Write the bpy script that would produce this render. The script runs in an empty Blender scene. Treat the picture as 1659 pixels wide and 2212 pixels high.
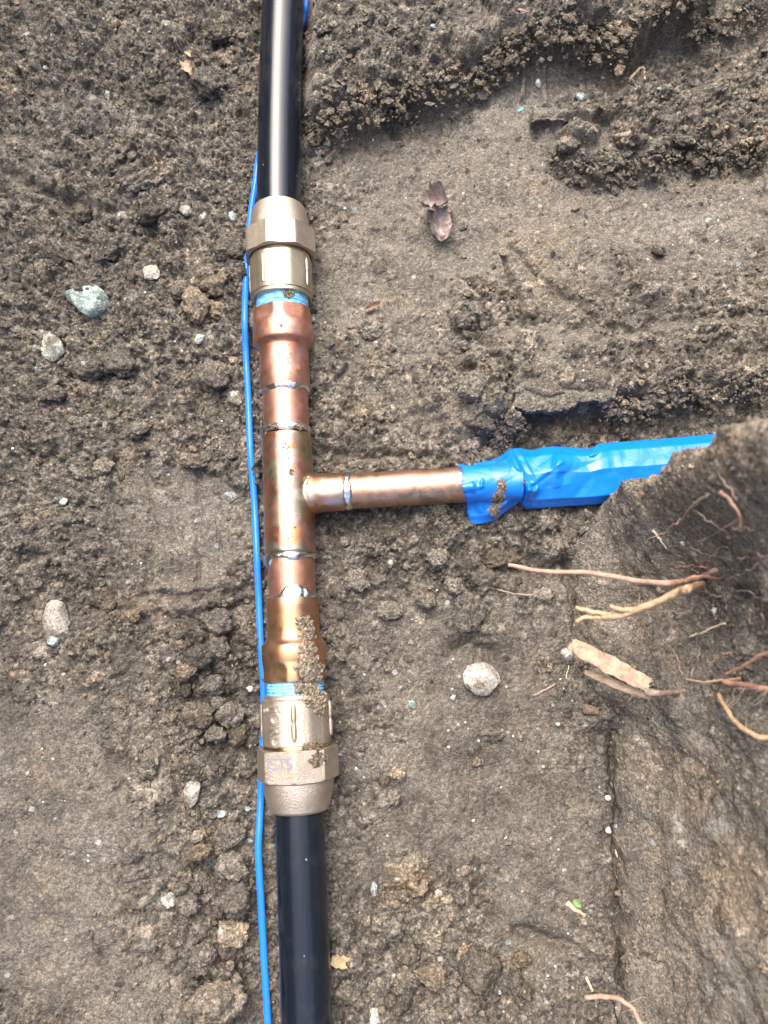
import bpy, bmesh, math, random
import numpy as np
from mathutils import Vector, Matrix
from mathutils.bvhtree import BVHTree

rng = np.random.default_rng(7)
random.seed(7)
SC = bpy.context.scene
COL = SC.collection
R = math.radians

# ------------------------------------------------------------------ camera
TILT = R(9.0)
CAM_H = 0.487
F = 1660.0                      # focal length in units of a 1659 x 2212 picture
cam_d = bpy.data.cameras.new('camera')
cam = bpy.data.objects.new('camera', cam_d)
COL.objects.link(cam)
cam.location = (0, 0, CAM_H)
cam.rotation_euler = (TILT, 0, 0)
cam_d.sensor_fit = 'VERTICAL'
cam_d.sensor_height = 36
cam_d.lens = 36 * F / 2212
cam_d.clip_start = 0.01
cam_d.clip_end = 500
cam_d.dof.use_dof = True
cam_d.dof.focus_distance = 0.482
cam_d.dof.aperture_fstop = 6.5
SC.camera = cam

# ------------------------------------------------------------------ light
SUN_EL, SUN_AZ = R(60), R(-18)
w = bpy.data.worlds.new('World')
SC.world = w
w.use_nodes = True
wn = w.node_tree.nodes
bg = wn['Background']
sky = wn.new('ShaderNodeTexSky')
sky.sky_type = 'NISHITA'
sky.sun_disc = False
sky.sun_elevation = SUN_EL
sky.sun_rotation = SUN_AZ
sky.dust_density = 8.0
sky.air_density = 0.8
sky.ozone_density = 0.5
bg.inputs['Strength'].default_value = 0.15
w.node_tree.links.new(sky.outputs[0], bg.inputs[0])
sun_d = bpy.data.lights.new('sun', 'SUN')
sun_d.energy = 0.55
sun_d.angle = R(75)
sun_d.color = (1.0, 0.98, 0.95)
sun = bpy.data.objects.new('sun', sun_d)
COL.objects.link(sun)
sd = Vector((math.sin(SUN_AZ) * math.cos(SUN_EL), math.cos(SUN_AZ) * math.cos(SUN_EL), math.sin(SUN_EL)))
sun.rotation_euler = sd.to_track_quat('Z', 'Y').to_euler()
sun.location = sd * 3
SC.view_settings.view_transform = 'Standard'
SC.view_settings.look = 'None'
SC.view_settings.gamma = 1
SC.view_settings.use_curve_mapping = False
SC.view_settings.exposure = 1.85
SC.cycles.max_bounces = 6
SC.cycles.diffuse_bounces = 3

# ------------------------------------------------------------------ geometry helpers
_ct, _st = math.cos(TILT), math.sin(TILT)


def at(u, v, z=0.0):
    """world point at height z on the line of sight through (u, v)"""
    x = (u - 829.5) / F
    y = (1106 - v) / F
    d = np.array([x, y * _ct + _st, y * _st - _ct])
    s = (z - CAM_H) / d[2]
    return np.array([0, 0, CAM_H]) + d * s


def pix(x, y, z):
    """inverse of at() for arrays"""
    dy, dz = y, z - CAM_H
    depth = dy * _st - dz * _ct
    up = dy * _ct + dz * _st
    return 829.5 + F * x / depth, 1106 - F * up / depth


def hash2(ix, iy, seed):
    with np.errstate(over='ignore'):
        h = ix.astype(np.uint32) * np.uint32(374761393) + iy.astype(np.uint32) * np.uint32(668265263) + np.uint32((seed * 2246822519) & 0xffffffff)
        h = (h ^ (h >> np.uint32(13))) * np.uint32(1274126177)
        return h ^ (h >> np.uint32(16))


_ga = np.arange(256) * (2 * math.pi / 256)
_gx, _gy = np.cos(_ga).astype(np.float32), np.sin(_ga).astype(np.float32)


def perlin(x, y, seed=0):
    x = np.asarray(x, dtype=np.float64)
    y = np.asarray(y, dtype=np.float64)
    xf, yf = np.floor(x), np.floor(y)
    xi, yi = xf.astype(np.int64), yf.astype(np.int64)
    fx, fy = (x - xf).astype(np.float32), (y - yf).astype(np.float32)
    sx = fx * fx * fx * (fx * (fx * 6 - 15) + 10)
    sy = fy * fy * fy * (fy * (fy * 6 - 15) + 10)

    def g(dx, dy):
        k = (hash2(xi + dx, yi + dy, seed) & np.uint32(255)).astype(np.int64)
        return _gx[k] * (fx - dx) + _gy[k] * (fy - dy)
    a = g(0, 0) * (1 - sx) + g(1, 0) * sx
    b = g(0, 1) * (1 - sx) + g(1, 1) * sx
    return (a * (1 - sy) + b * sy) * 1.5


def fbm(x, y, scale, octv=4, seed=0, gain=0.5):
    o, a, t = 0.0, 1.0, 0.0
    for k in range(octv):
        o = o + a * perlin(x * scale * 2 ** k + 17.3 * k, y * scale * 2 ** k - 9.1 * k, seed + k)
        t += a
        a *= gain
    return o / t * 1.3


def sstep(a, b, x):
    t = np.clip((x - a) / (b - a), 0, 1)
    return t * t * (3 - 2 * t)


def poly_sd(px, py, poly):
    """signed distance to a closed polygon, positive inside"""
    best = np.full(px.shape, 1e9, np.float32)
    ins = np.zeros(px.shape, bool)
    n = len(poly)
    for i in range(n):
        ax, ay = poly[i]
        bx, by = poly[(i + 1) % n]
        ex, ey = bx - ax, by - ay
        t = np.clip(((px - ax) * ex + (py - ay) * ey) / (ex * ex + ey * ey + 1e-12), 0, 1)
        d = (px - ax - t * ex) ** 2 + (py - ay - t * ey) ** 2
        best = np.minimum(best, d)
        c = ((ay > py) != (by > py))
        xi = ex * (py - ay) / (ey if abs(ey) > 1e-12 else 1e-12) + ax
        ins ^= c & (px < xi)
    return np.where(ins, np.sqrt(best), -np.sqrt(best))


def line_d(px, py, pts):
    best = np.full(px.shape, 1e9, np.float32)
    for (ax, ay), (bx, by) in zip(pts[:-1], pts[1:]):
        ex, ey = bx - ax, by - ay
        t = np.clip(((px - ax) * ex + (py - ay) * ey) / (ex * ex + ey * ey + 1e-12), 0, 1)
        best = np.minimum(best, (px - ax - t * ex) ** 2 + (py - ay - t * ey) ** 2)
    return np.sqrt(best)


def catmull(pts, n):
    P = np.array(pts, float)
    P = np.vstack([2 * P[0] - P[1], P, 2 * P[-1] - P[-2]])
    m = len(P) - 3
    out = []
    for t in np.linspace(0, m, n):
        i = min(int(t), m - 1)
        f = t - i
        a, b, c, d = P[i:i + 4]
        out.append(0.5 * (2 * b + (c - a) * f + (2 * a - 5 * b + 4 * c - d) * f * f + (3 * b - a - 3 * c + d) * f ** 3))
    return np.array(out)


ORIGIN = {}


def tag(o, label=None, cat=None, group=None, kind=None):
    if label:
        o['label'] = label
    if cat:
        o['category'] = cat
    if group:
        o['group'] = group
    if kind:
        o['kind'] = kind
    return o


def empty(name, loc, label, cat, group=None):
    o = bpy.data.objects.new(name, None)
    o.empty_display_size = 0.02
    o.location = loc
    COL.objects.link(o)
    ORIGIN[o.name] = np.array(loc, float)
    return tag(o, label, cat, group)


def make_mesh(name, V, Fc, mat, smooth=True, sharp=None):
    me = bpy.data.meshes.new(name)
    V = np.asarray(V, np.float32)
    if isinstance(Fc, np.ndarray):
        k = Fc.shape[1]
        me.vertices.add(len(V))
        me.vertices.foreach_set('co', V.ravel())
        me.loops.add(Fc.size)
        me.loops.foreach_set('vertex_index', Fc.ravel().astype(np.int32))
        me.polygons.add(len(Fc))
        me.polygons.foreach_set('loop_start', np.arange(0, Fc.size, k, dtype=np.int32))
        me.update(calc_edges=True)
        me.validate()
    else:
        me.from_pydata([tuple(map(float, v)) for v in V], [], Fc)
        me.update()
    me.polygons.foreach_set('use_smooth', np.full(len(me.polygons), smooth, bool))
    if sharp:
        me.set_sharp_from_angle(angle=R(sharp))
    if mat:
        me.materials.append(mat)
    return me


def obj(name, V, Fc, mat, parent=None, origin=None, smooth=True, sharp=None):
    V = np.asarray(V, float)
    if parent is not None:
        org = ORIGIN[parent.name]
        loc = (0, 0, 0)
    else:
        org = np.array(origin if origin is not None else (0, 0, 0), float)
        loc = org
    me = make_mesh(name, V - org, Fc, mat, smooth, sharp)
    o = bpy.data.objects.new(name, me)
    o.location = loc
    COL.objects.link(o)
    if parent is not None:
        o.parent = parent
        ORIGIN[o.name] = org
    else:
        ORIGIN[o.name] = org
    return o


def grid_faces(nr, nc, wrap=False):
    i = np.arange(nr - 1)[:, None]
    j = np.arange(nc if wrap else nc - 1)[None, :]
    a = i * nc + j
    b = i * nc + (j + 1) % nc
    return np.stack([a, b, b + nc, a + nc], -1).reshape(-1, 4)


def tube(path, radii, seg=10, cap=True, squash=None):
    P = np.array(path, float)
    n = len(P)
    T = np.gradient(P, axis=0)
    T /= np.linalg.norm(T, axis=1)[:, None] + 1e-12
    up = np.array([0, 0, 1.0])
    V = []
    th = np.arange(seg) * 2 * math.pi / seg
    for i in range(n):
        s = np.cross(T[i], up)
        if np.linalg.norm(s) < 1e-4:
            s = np.array([1.0, 0, 0])
        s /= np.linalg.norm(s)
        q = np.cross(s, T[i])
        r = radii[i] if np.ndim(radii) else radii
        k = squash if squash is not None else np.ones(seg)
        V.append(P[i] + r * k[:, None] * (np.cos(th)[:, None] * s + np.sin(th)[:, None] * q))
    V = np.concatenate(V)
    Fc = grid_faces(n, seg, True).tolist()
    if cap:
        Fc.append(list(range(seg))[::-1])
        Fc.append(list(range((n - 1) * seg, n * seg)))
    return V, Fc


def ico(sub):
    bm = bmesh.new()
    bmesh.ops.create_icosphere(bm, subdivisions=sub, radius=1.0)
    V = np.array([v.co[:] for v in bm.verts])
    Fc = np.array([[v.index for v in f.verts] for f in bm.faces])
    bm.free()
    return V, Fc


ICO = {k: ico(k) for k in (1, 2, 3, 4)}


def noise3(P, s, seed):
    return (perlin(P[:, 0] * s + 3.1, P[:, 1] * s + P[:, 2] * s * 0.7, seed) +
            perlin(P[:, 1] * s - 1.7, P[:, 2] * s + P[:, 0] * s * 0.6, seed + 11) +
            perlin(P[:, 2] * s + 5.2, P[:, 0] * s - P[:, 1] * s * 0.5, seed + 23)) / 1.7


# ------------------------------------------------------------------ materials
class NT:
    def __init__(self, name):
        self.m = bpy.data.materials.new(name)
        self.m.use_nodes = True
        self.t = self.m.node_tree
        self.n = self.t.nodes
        self.b = self.n['Principled BSDF']
        self.tc = self.n.new('ShaderNodeNewGeometry').outputs['Position']

    def link(self, a, b):
        self.t.links.new(a, b)

    def noise(self, scale, detail=4, rough=0.55, vec=None, dist=0.0):
        k = self.n.new('ShaderNodeTexNoise')
        k.inputs['Scale'].default_value = scale
        k.inputs['Detail'].default_value = detail
        k.inputs['Roughness'].default_value = rough
        k.inputs['Distortion'].default_value = dist
        self.link(vec or self.tc, k.inputs['Vector'])
        return k.outputs['Fac']

    def voro(self, scale, vec=None, feat='F1'):
        k = self.n.new('ShaderNodeTexVoronoi')
        k.feature = feat
        k.inputs['Scale'].default_value = scale
        self.link(vec or self.tc, k.inputs['Vector'])
        return k

    def ramp(self, fac, stops, interp='LINEAR'):
        k = self.n.new('ShaderNodeValToRGB')
        k.color_ramp.interpolation = interp
        e = k.color_ramp.elements
        while len(e) < len(stops):
            e.new(0.5)
        for el, (p, c) in zip(e, stops):
            el.position = p
            el.color = (c, c, c, 1) if np.ndim(c) == 0 else (*c, 1)
        self.link(fac, k.inputs['Fac'])
        return k.outputs['Color']

    def mix(self, fac, a, b, mode='MIX'):
        k = self.n.new('ShaderNodeMix')
        k.data_type = 'RGBA'
        k.blend_type = mode
        for s, val in ((0, fac), (6, a), (7, b)):
            if isinstance(val, (int, float)):
                k.inputs[s].default_value = val if s == 0 else (val, val, val, 1)
            elif isinstance(val, tuple):
                k.inputs[s].default_value = (*val, 1)
            else:
                self.link(val, k.inputs[s])
        return k.outputs[2]

    def math(self, op, a, b=0.0, clamp=False):
        k = self.n.new('ShaderNodeMath')
        k.operation = op
        k.use_clamp = clamp
        for s, val in ((0, a), (1, b)):
            if isinstance(val, (int, float)):
                k.inputs[s].default_value = val
            else:
                self.link(val, k.inputs[s])
        return k.outputs[0]

    def attr(self, name):
        k = self.n.new('ShaderNodeAttribute')
        k.attribute_name = name
        return k.outputs['Fac']

    def bump(self, h, strength, dist, prev=None):
        k = self.n.new('ShaderNodeBump')
        k.inputs['Strength'].default_value = strength
        k.inputs['Distance'].default_value = dist
        self.link(h, k.inputs['Height'])
        if prev:
            self.link(prev, k.inputs['Normal'])
        return k.outputs['Normal']

    def set(self, **kw):
        for k, val in kw.items():
            s = self.b.inputs[k.replace('_', ' ')]
            if isinstance(val, (int, float)):
                s.default_value = val
            elif isinstance(val, tuple):
                s.default_value = (*val, 1) if len(val) == 3 else val
            else:
                self.link(val, s)


MID, TAN, DARK, GREY = (0.118, 0.108, 0.091), (0.205, 0.165, 0.114), (0.052, 0.046, 0.039), (0.150, 0.142, 0.127)


def soil(name, obj_rand=0.0, tan_bias=0.0, moist=1.0):
    n = NT(name)
    big = n.noise(14, 4, 0.6)
    mid = n.noise(70, 6, 0.72)
    fine = n.noise(760, 3, 0.75)
    gr = n.voro(620)
    gr2 = n.voro(1300)
    tanv = n.math('ADD', n.attr('tan'), n.math('MULTIPLY', n.math('SUBTRACT', mid, 0.56), 2.2))
    tanv = n.math('ADD', tanv, n.math('MULTIPLY', n.math('SUBTRACT', big, 0.52), 1.6))
    if obj_rand or tan_bias:
        oi = n.n.new('ShaderNodeObjectInfo').outputs['Random']
        tanv = n.math('ADD', tanv, n.math('ADD', n.math('MULTIPLY', n.math('SUBTRACT', oi, 0.5), obj_rand), tan_bias))
        oj = n.math('FRACT', n.math('MULTIPLY', oi, 17.3))
    tanv = n.math('MAXIMUM', n.math('MINIMUM', tanv, 1.0), 0.0)
    c = n.mix(tanv, MID, TAN)
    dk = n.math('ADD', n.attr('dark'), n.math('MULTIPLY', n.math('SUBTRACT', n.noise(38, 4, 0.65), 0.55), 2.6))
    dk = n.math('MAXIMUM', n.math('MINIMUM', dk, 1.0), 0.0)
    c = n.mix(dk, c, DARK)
    gy = n.math('MINIMUM', n.attr('grey'), 1.0)
    c = n.mix(gy, c, GREY)
    tn_ = n.attr('tone')
    c = n.mix(1.0, c, n.ramp(n.math('ADD', tn_, 0.5), [(0.0, 0.32), (0.5, 1.0), (1.0, 1.9)]), 'MULTIPLY')
    # single grains differ in tone
    sep = n.n.new('ShaderNodeSeparateColor')
    n.link(gr.outputs['Color'], sep.inputs[0])
    if obj_rand:
        c = n.mix(1.0, c, n.ramp(oj, [(0.0, 0.55), (0.6, 1.05), (1.0, 1.4)]), 'MULTIPLY')
    rgh = n.math('SUBTRACT', 1.0, n.math('MULTIPLY', n.attr('smooth'), 0.40))
    c = n.mix(rgh, c, n.ramp(sep.outputs[0], [(0, 0.58), (0.5, 0.95), (1, 1.5)]), 'MULTIPLY')
    c = n.mix(rgh, c, n.ramp(fine, [(0.3, 0.72), (0.7, 1.3)]), 'MULTIPLY')
    sepf = n.n.new('ShaderNodeSeparateColor')
    n.link(gr2.outputs['Color'], sepf.inputs[0])
    c = n.mix(0.9, c, n.ramp(sepf.outputs[0], [(0, 0.66), (0.55, 0.97), (1, 1.45)]), 'MULTIPLY')
    c = n.mix(n.math('MINIMUM', n.math('MULTIPLY', n.attr('pale'), n.ramp(n.noise(260, 5, 0.7), [(0.42, 0.0), (0.56, 1.0)])), 0.85), c, (0.36, 0.35, 0.31))
    # pale quartz specks and a few rusty and bluish ones
    sp = n.voro(330)
    sp2 = n.n.new('ShaderNodeSeparateColor')
    n.link(sp.outputs['Color'], sp2.inputs[0])
    sel = n.math('MULTIPLY', n.math('GREATER_THAN', sp2.outputs[0], 0.972), n.math('LESS_THAN', sp.outputs['Distance'], n.math('MULTIPLY', sp2.outputs[2], 0.30)))
    c = n.mix(sel, c, n.mix(sp2.outputs[1], (0.22, 0.20, 0.17), (0.50, 0.50, 0.46)))
    sq = n.voro(150)
    sq2 = n.n.new('ShaderNodeSeparateColor')
    n.link(sq.outputs['Color'], sq2.inputs[0])
    se2 = n.math('MULTIPLY', n.math('GREATER_THAN', sq2.outputs[0], 0.982),
                 n.math('LESS_THAN', n.math('ADD', sq.outputs['Distance'], n.math('MULTIPLY', fine, 0.35)), 0.42))
    c = n.mix(n.math('MULTIPLY', se2, 0.75), c, n.mix(sq2.outputs[1], (0.20, 0.25, 0.26), (0.38, 0.42, 0.41)))
    n.set(Base_Color=c, Roughness=0.92)
    n.b.inputs['Specular IOR Level'].default_value = 0.25
    h = n.math('MULTIPLY', rgh, n.math('ADD', n.math('MULTIPLY', gr.outputs['Distance'], -0.8), n.math('MULTIPLY', fine, 1.2)))
    nb = n.bump(h, 0.9, 0.0013)
    nb = n.bump(n.math('MULTIPLY', gr2.outputs['Distance'], -1.0), 0.7, 0.0007, nb)
    n.link(nb, n.b.inputs['Normal'])
    return n.m


M = {}
M['soil'] = soil('soil')
M['clod'] = soil('clod_soil', 1.3, -0.05)
M['tan_clod'] = soil('tan_clod_soil', 0.4, 0.85)
M['heap'] = soil('dry_soil', 0.001, 0.55)


def stone_mat(name, ca, cb, soilamt, scale=120):
    n = NT(name)
    a = n.noise(scale, 5, 0.7)
    b = n.noise(scale * 5, 3, 0.7)
    c = n.mix(n.ramp(a, [(0.40, 0.0), (0.60, 1.0)]), ca, cb)
    s = n.noise(scale * 0.9, 6, 0.75)
    c = n.mix(n.ramp(s, [(0.62 - soilamt, 0.0), (0.68 - soilamt, 1.0)]), (0.115, 0.100, 0.080), c)
    c = n.mix(1.0, c, n.ramp(b, [(0.3, 0.40), (0.7, 1.7)]), 'MULTIPLY')
    n.set(Base_Color=c, Roughness=0.8)
    n.link(n.bump(n.math('ADD', a, n.math('MULTIPLY', b, 0.5)), 1.0, 0.0022), n.b.inputs['Normal'])
    return n.m


M['teal_stone'] = stone_mat('teal_stone', (0.11, 0.15, 0.145), (0.34, 0.43, 0.41), 0.25, 170)
M['moss_stone'] = stone_mat('streaked_stone', (0.15, 0.15, 0.125), (0.40, 0.44, 0.38), 0.17, 170)
M['grey_stone'] = stone_mat('grey_stone', (0.20, 0.19, 0.165), (0.30, 0.285, 0.25), 0.28)
M['pale_stone'] = stone_mat('pale_stone', (0.20, 0.195, 0.175), (0.33, 0.325, 0.30), 0.20)
M['blue_stone'] = stone_mat('blue_grey_stone', (0.12, 0.15, 0.16), (0.25, 0.30, 0.31), 0.18)
M['white_stone'] = stone_mat('white_stone', (0.30, 0.34, 0.32), (0.50, 0.54, 0.52), 0.30)
M['brown_stone'] = stone_mat('brown_stone', (0.11, 0.085, 0.055), (0.19, 0.15, 0.10), 0.2)
M['dark_stone'] = stone_mat('dark_stone', (0.035, 0.04, 0.043), (0.085, 0.09, 0.09), 0.3)


def copper(name, c1, c2, c3, rough, tint=0.5, scratch=0.3):
    n = NT(name)
    a = n.noise(48, 4, 0.6, dist=0.8)
    b = n.noise(75, 5, 0.62, dist=1.2)
    c = n.mix(n.ramp(a, [(0.38, 0.0), (0.60, 1.0)]), c1, c2)
    c = n.mix(n.math('MULTIPLY', n.ramp(b, [(0.46, 0.0), (0.60, 1.0)]), tint), c, c3)
    c = n.mix(n.math('MULTIPLY', n.ramp(n.noise(62, 3, 0.6, dist=1.0), [(0.58, 0.0), (0.70, 1.0)]), tint * 0.5), c, (0.34, 0.31, 0.36))
    c = n.mix(n.attr('olive'), c, (0.36, 0.35, 0.23))
    c = n.mix(n.attr('silver'), c, (0.66, 0.62, 0.50))
    c = n.mix(n.attr('violet'), c, (0.52, 0.44, 0.48))
    c = n.mix(n.attr('amber'), c, (0.74, 0.36, 0.17))
    c = n.mix(1.0, c, (0.80, 0.77, 0.76), 'MULTIPLY')
    mp = n.n.new('ShaderNodeMapping')
    mp.inputs['Scale'].default_value = (260, 2200, 2200)
    n.link(n.tc, mp.inputs['Vector'])
    sc = n.noise(1.0, 3, 0.6, vec=mp.outputs[0])
    c = n.mix(scratch, c, n.ramp(sc, [(0.25, 0.55), (0.75, 1.35)]), 'MULTIPLY')
    dirt = n.noise(620, 3, 0.6)
    dz = n.math('MULTIPLY', n.ramp(dirt, [(0.71, 0.0), (0.74, 1.0)]), 0.8)
    c = n.mix(dz, c, (0.09, 0.07, 0.05))
    met = n.math('MULTIPLY', n.math('SUBTRACT', 1.0, dz), 0.93)
    r = n.math('ADD', rough + 0.09, n.math('MULTIPLY', n.math('SUBTRACT', n.noise(140, 5), 0.45), 0.5))
    n.set(Base_Color=c, Metallic=met, Roughness=r)
    n.link(n.bump(n.math('ADD', n.math('MULTIPLY', sc, 0.5), n.noise(90, 3)), 0.12, 0.0006), n.b.inputs['Normal'])
    return n.m


M['copper_adapter'] = copper('copper_adapter', (0.52, 0.24, 0.14), (0.60, 0.32, 0.235), (0.62, 0.42, 0.40), 0.30, 0.6)
M['copper_bare'] = copper('sanded_copper', (0.60, 0.30, 0.245), (0.56, 0.32, 0.27), (0.40, 0.26, 0.12), 0.34, 0.6, 0.5)
M['copper_tee'] = copper('heat_tinted_copper', (0.50, 0.215, 0.11), (0.62, 0.34, 0.26), (0.36, 0.37, 0.28), 0.20, 0.95)
M['copper_gold'] = copper('golden_copper', (0.52, 0.295, 0.155), (0.56, 0.31, 0.215), (0.44, 0.33, 0.17), 0.24, 0.7)
M['copper_branch'] = copper('mottled_copper', (0.55, 0.28, 0.19), (0.54, 0.37, 0.27), (0.30, 0.24, 0.17), 0.28, 0.95, 0.5)
n = NT('solder')
n.set(Base_Color=n.mix(n.noise(300), (0.62, 0.64, 0.64), (0.80, 0.81, 0.80)), Metallic=1.0, Roughness=0.2)
n.link(n.bump(n.noise(260, 3), 0.35, 0.0012), n.b.inputs['Normal'])
M['solder'] = n.m


def bronze(name, ca, cb, rough, grain):
    n = NT(name)
    a = n.noise(60, 4)
    g = n.noise(1500, 2, 0.5)
    c = n.mix(n.ramp(a, [(0.35, 0.0), (0.65, 1.0)]), ca, cb)
    c = n.mix(0.6, c, n.ramp(g, [(0.3, 0.7), (0.7, 1.25)]), 'MULTIPLY')
    bl = n.noise(95, 4, 0.6)
    n.set(Base_Color=c, Metallic=0.88, Roughness=rough)
    n.link(n.bump(g, grain, 0.0009), n.b.inputs['Normal'])
    return n.m


M['bronze_nut'] = bronze('cast_bronze', (0.37, 0.32, 0.26), (0.47, 0.415, 0.345), 0.46, 0.55)
M['bronze_body'] = bronze('polished_bronze', (0.36, 0.315, 0.235), (0.44, 0.395, 0.31), 0.40, 0.3)
M['bronze_worn'] = bronze('worn_bronze', (0.74, 0.67, 0.57), (0.80, 0.74, 0.66), 0.28, 0.2)
n = NT('machined_brass')
n.set(Base_Color=(0.50, 0.36, 0.20), Metallic=1.0, Roughness=0.25)
M['brass'] = n.m
n = NT('ink')
n.set(Base_Color=(0.17, 0.165, 0.215), Roughness=0.6)
M['ink'] = n.m

n = NT('black_polyethylene')
mp = n.n.new('ShaderNodeMapping')
mp.inputs['Scale'].default_value = (1500, 9, 1500)
n.link(n.tc, mp.inputs['Vector'])
st = n.noise(1.0, 3, 0.6, vec=mp.outputs[0])
du = n.voro(230)
s3 = n.n.new('ShaderNodeSeparateColor')
n.link(du.outputs['Color'], s3.inputs[0])
dsel = n.math('MULTIPLY', n.math('GREATER_THAN', s3.outputs[0], 0.93), n.math('LESS_THAN', du.outputs['Distance'], 0.09))
n.set(Base_Color=n.mix(dsel, n.mix(n.ramp(st, [(0.55, 0.0), (0.8, 1.0)]), (0.004, 0.007, 0.012), (0.010, 0.014, 0.021)), (0.35, 0.33, 0.30)) if False else n.mix(n.math('MULTIPLY', n.ramp(n.noise(70, 5, 0.7), [(0.54, 0.0), (0.74, 1.0)]), 0.22), n.mix(dsel, n.mix(n.ramp(st, [(0.55, 0.0), (0.8, 1.0)]), (0.004, 0.007, 0.012), (0.010, 0.014, 0.021)), (0.35, 0.33, 0.30)), (0.05, 0.047, 0.043)),
      Roughness=n.math('ADD', 0.15, n.math('MULTIPLY', st, 0.14)))
n.b.inputs['Specular IOR Level'].default_value = 0.5
n.link(n.bump(st, 0.10, 0.0004), n.b.inputs['Normal'])
M['poly'] = n.m

n = NT('blue_insulation')
n.set(Base_Color=n.mix(n.ramp(n.noise(300, 3), [(0.58, 0.0), (0.72, 0.6)]), (0.012, 0.15, 0.62), (0.12, 0.10, 0.08)), Roughness=0.32)
M['wire'] = n.m

n = NT('blue_film')
dn = n.noise(700, 3)
n.set(Base_Color=n.mix(n.ramp(dn, [(0.72, 0.0), (0.76, 0.7)]), n.mix(n.math('MULTIPLY', n.ramp(n.noise(34, 5, 0.7), [(0.52, 0.0), (0.72, 1.0)]), 0.28), (0.004, 0.15, 0.62), (0.07, 0.12, 0.25)), (0.05, 0.08, 0.16)), Roughness=0.27)
ve = n.voro(42, feat='DISTANCE_TO_EDGE')
fw = n.noise(30, 3, 0.5)
ve2 = n.voro(120, feat='DISTANCE_TO_EDGE')
n.link(n.bump(n.math('MULTIPLY', n.ramp(ve2.outputs['Distance'], [(0.0, 0.0), (0.2, 1.0)]), fw), 0.14, 0.0010, n.bump(n.math('MULTIPLY', n.ramp(ve.outputs['Distance'], [(0.0, 0.0), (0.16, 1.0)]), fw), 0.30, 0.0022)), n.b.inputs['Normal'])
M['film'] = n.m

n = NT('blue_thread_sealant')
cs = n.noise(330, 4, 0.65)
n.set(Base_Color=n.mix(n.ramp(cs, [(0.35, 0.0), (0.65, 1.0)]), (0.05, 0.24, 0.46), (0.24, 0.56, 0.78)), Roughness=0.5)
n.link(n.bump(cs, 0.5, 0.001), n.b.inputs['Normal'])
M['sealant'] = n.m


def wood(name, a, b, sx=(60, 900, 900), rough=0.75):
    n = NT(name)
    q = n.noise(140, 4, 0.6)
    g = n.noise(600, 3, 0.6)
    c = n.mix(n.ramp(q, [(0.35, 0.0), (0.65, 1.0)]), a, b)
    c = n.mix(0.8, c, n.ramp(g, [(0.3, 0.65), (0.7, 1.3)]), 'MULTIPLY')
    n.set(Base_Color=c, Roughness=rough)
    n.link(n.bump(g, 0.5, 0.0008), n.b.inputs['Normal'])
    return n.m


M['root_pink'] = wood('pinkish_root', (0.26, 0.155, 0.115), (0.38, 0.245, 0.185))
M['root_tan'] = wood('tan_root', (0.29, 0.19, 0.105), (0.42, 0.30, 0.19))
M['root_red'] = wood('reddish_root', (0.25, 0.13, 0.09), (0.36, 0.21, 0.145))
M['root_grey'] = wood('grey_rootlet', (0.17, 0.135, 0.105), (0.27, 0.21, 0.165))
M['straw'] = wood('straw', (0.45, 0.37, 0.22), (0.58, 0.50, 0.33))
M['bark'] = wood('bark', (0.24, 0.175, 0.12), (0.40, 0.31, 0.225))
M['leaf'] = wood('dry_leaf', (0.20, 0.155, 0.14), (0.38, 0.31, 0.29))
M['leaf_tan'] = wood('tan_leaf', (0.28, 0.21, 0.14), (0.38, 0.30, 0.21))
M['leaf_red'] = wood('red_leaf', (0.17, 0.10, 0.075), (0.27, 0.175, 0.14))
M['green'] = wood('green_leaf', (0.12, 0.22, 0.08), (0.18, 0.30, 0.12))
M['chip'] = wood('wood_chip', (0.30, 0.22, 0.12), (0.40, 0.31, 0.18))

# ------------------------------------------------------------------ ground sheet
SP = 0.00084


def stretch(start, end, first, g=1.18):
    out, p, s = [], start, first
    sg = 1 if end > start else -1
    while (p - end) * sg < 0:
        s *= g
        p += sg * s
        out.append(p)
    return np.array(out)


ux = np.arange(-0.305, 0.3051, SP)
uy = np.arange(-0.262, 0.4801, SP)
lx, rx = stretch(ux[0], -45, SP, 1.25)[::-1], stretch(ux[-1], 45, SP, 1.25)
ly, ry = stretch(uy[0], -45, SP, 1.25)[::-1], stretch(uy[-1], 45, SP, 1.25)
XS = np.concatenate([lx, ux, rx])
YS = np.concatenate([ly, uy, ry])
i0, j0 = len(lx), len(ly)
ni, nj = len(ux), len(uy)
GX, GY = np.meshgrid(XS, YS)          # rows = y
core = np.s_[j0:j0 + nj, i0:i0 + ni]
CX, CY = GX[core], GY[core]

# pipe axis, needed to bed the ground
ZA = 0.018
PO, PE = at(602, 430, ZA), at(663, 2212, ZA)
PD = PE - PO
PD /= np.linalg.norm(PD)
PV = np.cross(np.array([0, 0, 1.0]), PD)      # to the right hand of someone looking along the axis
PV /= np.linalg.norm(PV)
if PV[0] < 0:
    PV = -PV
PT = at(611, 0, ZA + 0.004)


def W(px, z=0.0):
    return [tuple(at(u, v, z)[:2]) for u, v in px]


Z = np.zeros(GX.shape)
Zc = np.zeros(CX.shape)
wx = fbm(CX, CY, 45, 4, 3) * 0.006
wy = fbm(CX, CY, 45, 4, 9) * 0.006
wx2 = fbm(CX, CY, 160, 3, 31) * 0.002
wy2 = fbm(CX, CY, 160, 3, 39) * 0.002
Xw, Yw = CX + wx + wx2, CY + wy + wy2
Zc += 0.0050 * fbm(CX, CY, 12, 3, 5) + 0.0030 * fbm(CX, CY, 40, 3, 6)


edge_m = np.zeros(CX.shape)


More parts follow.
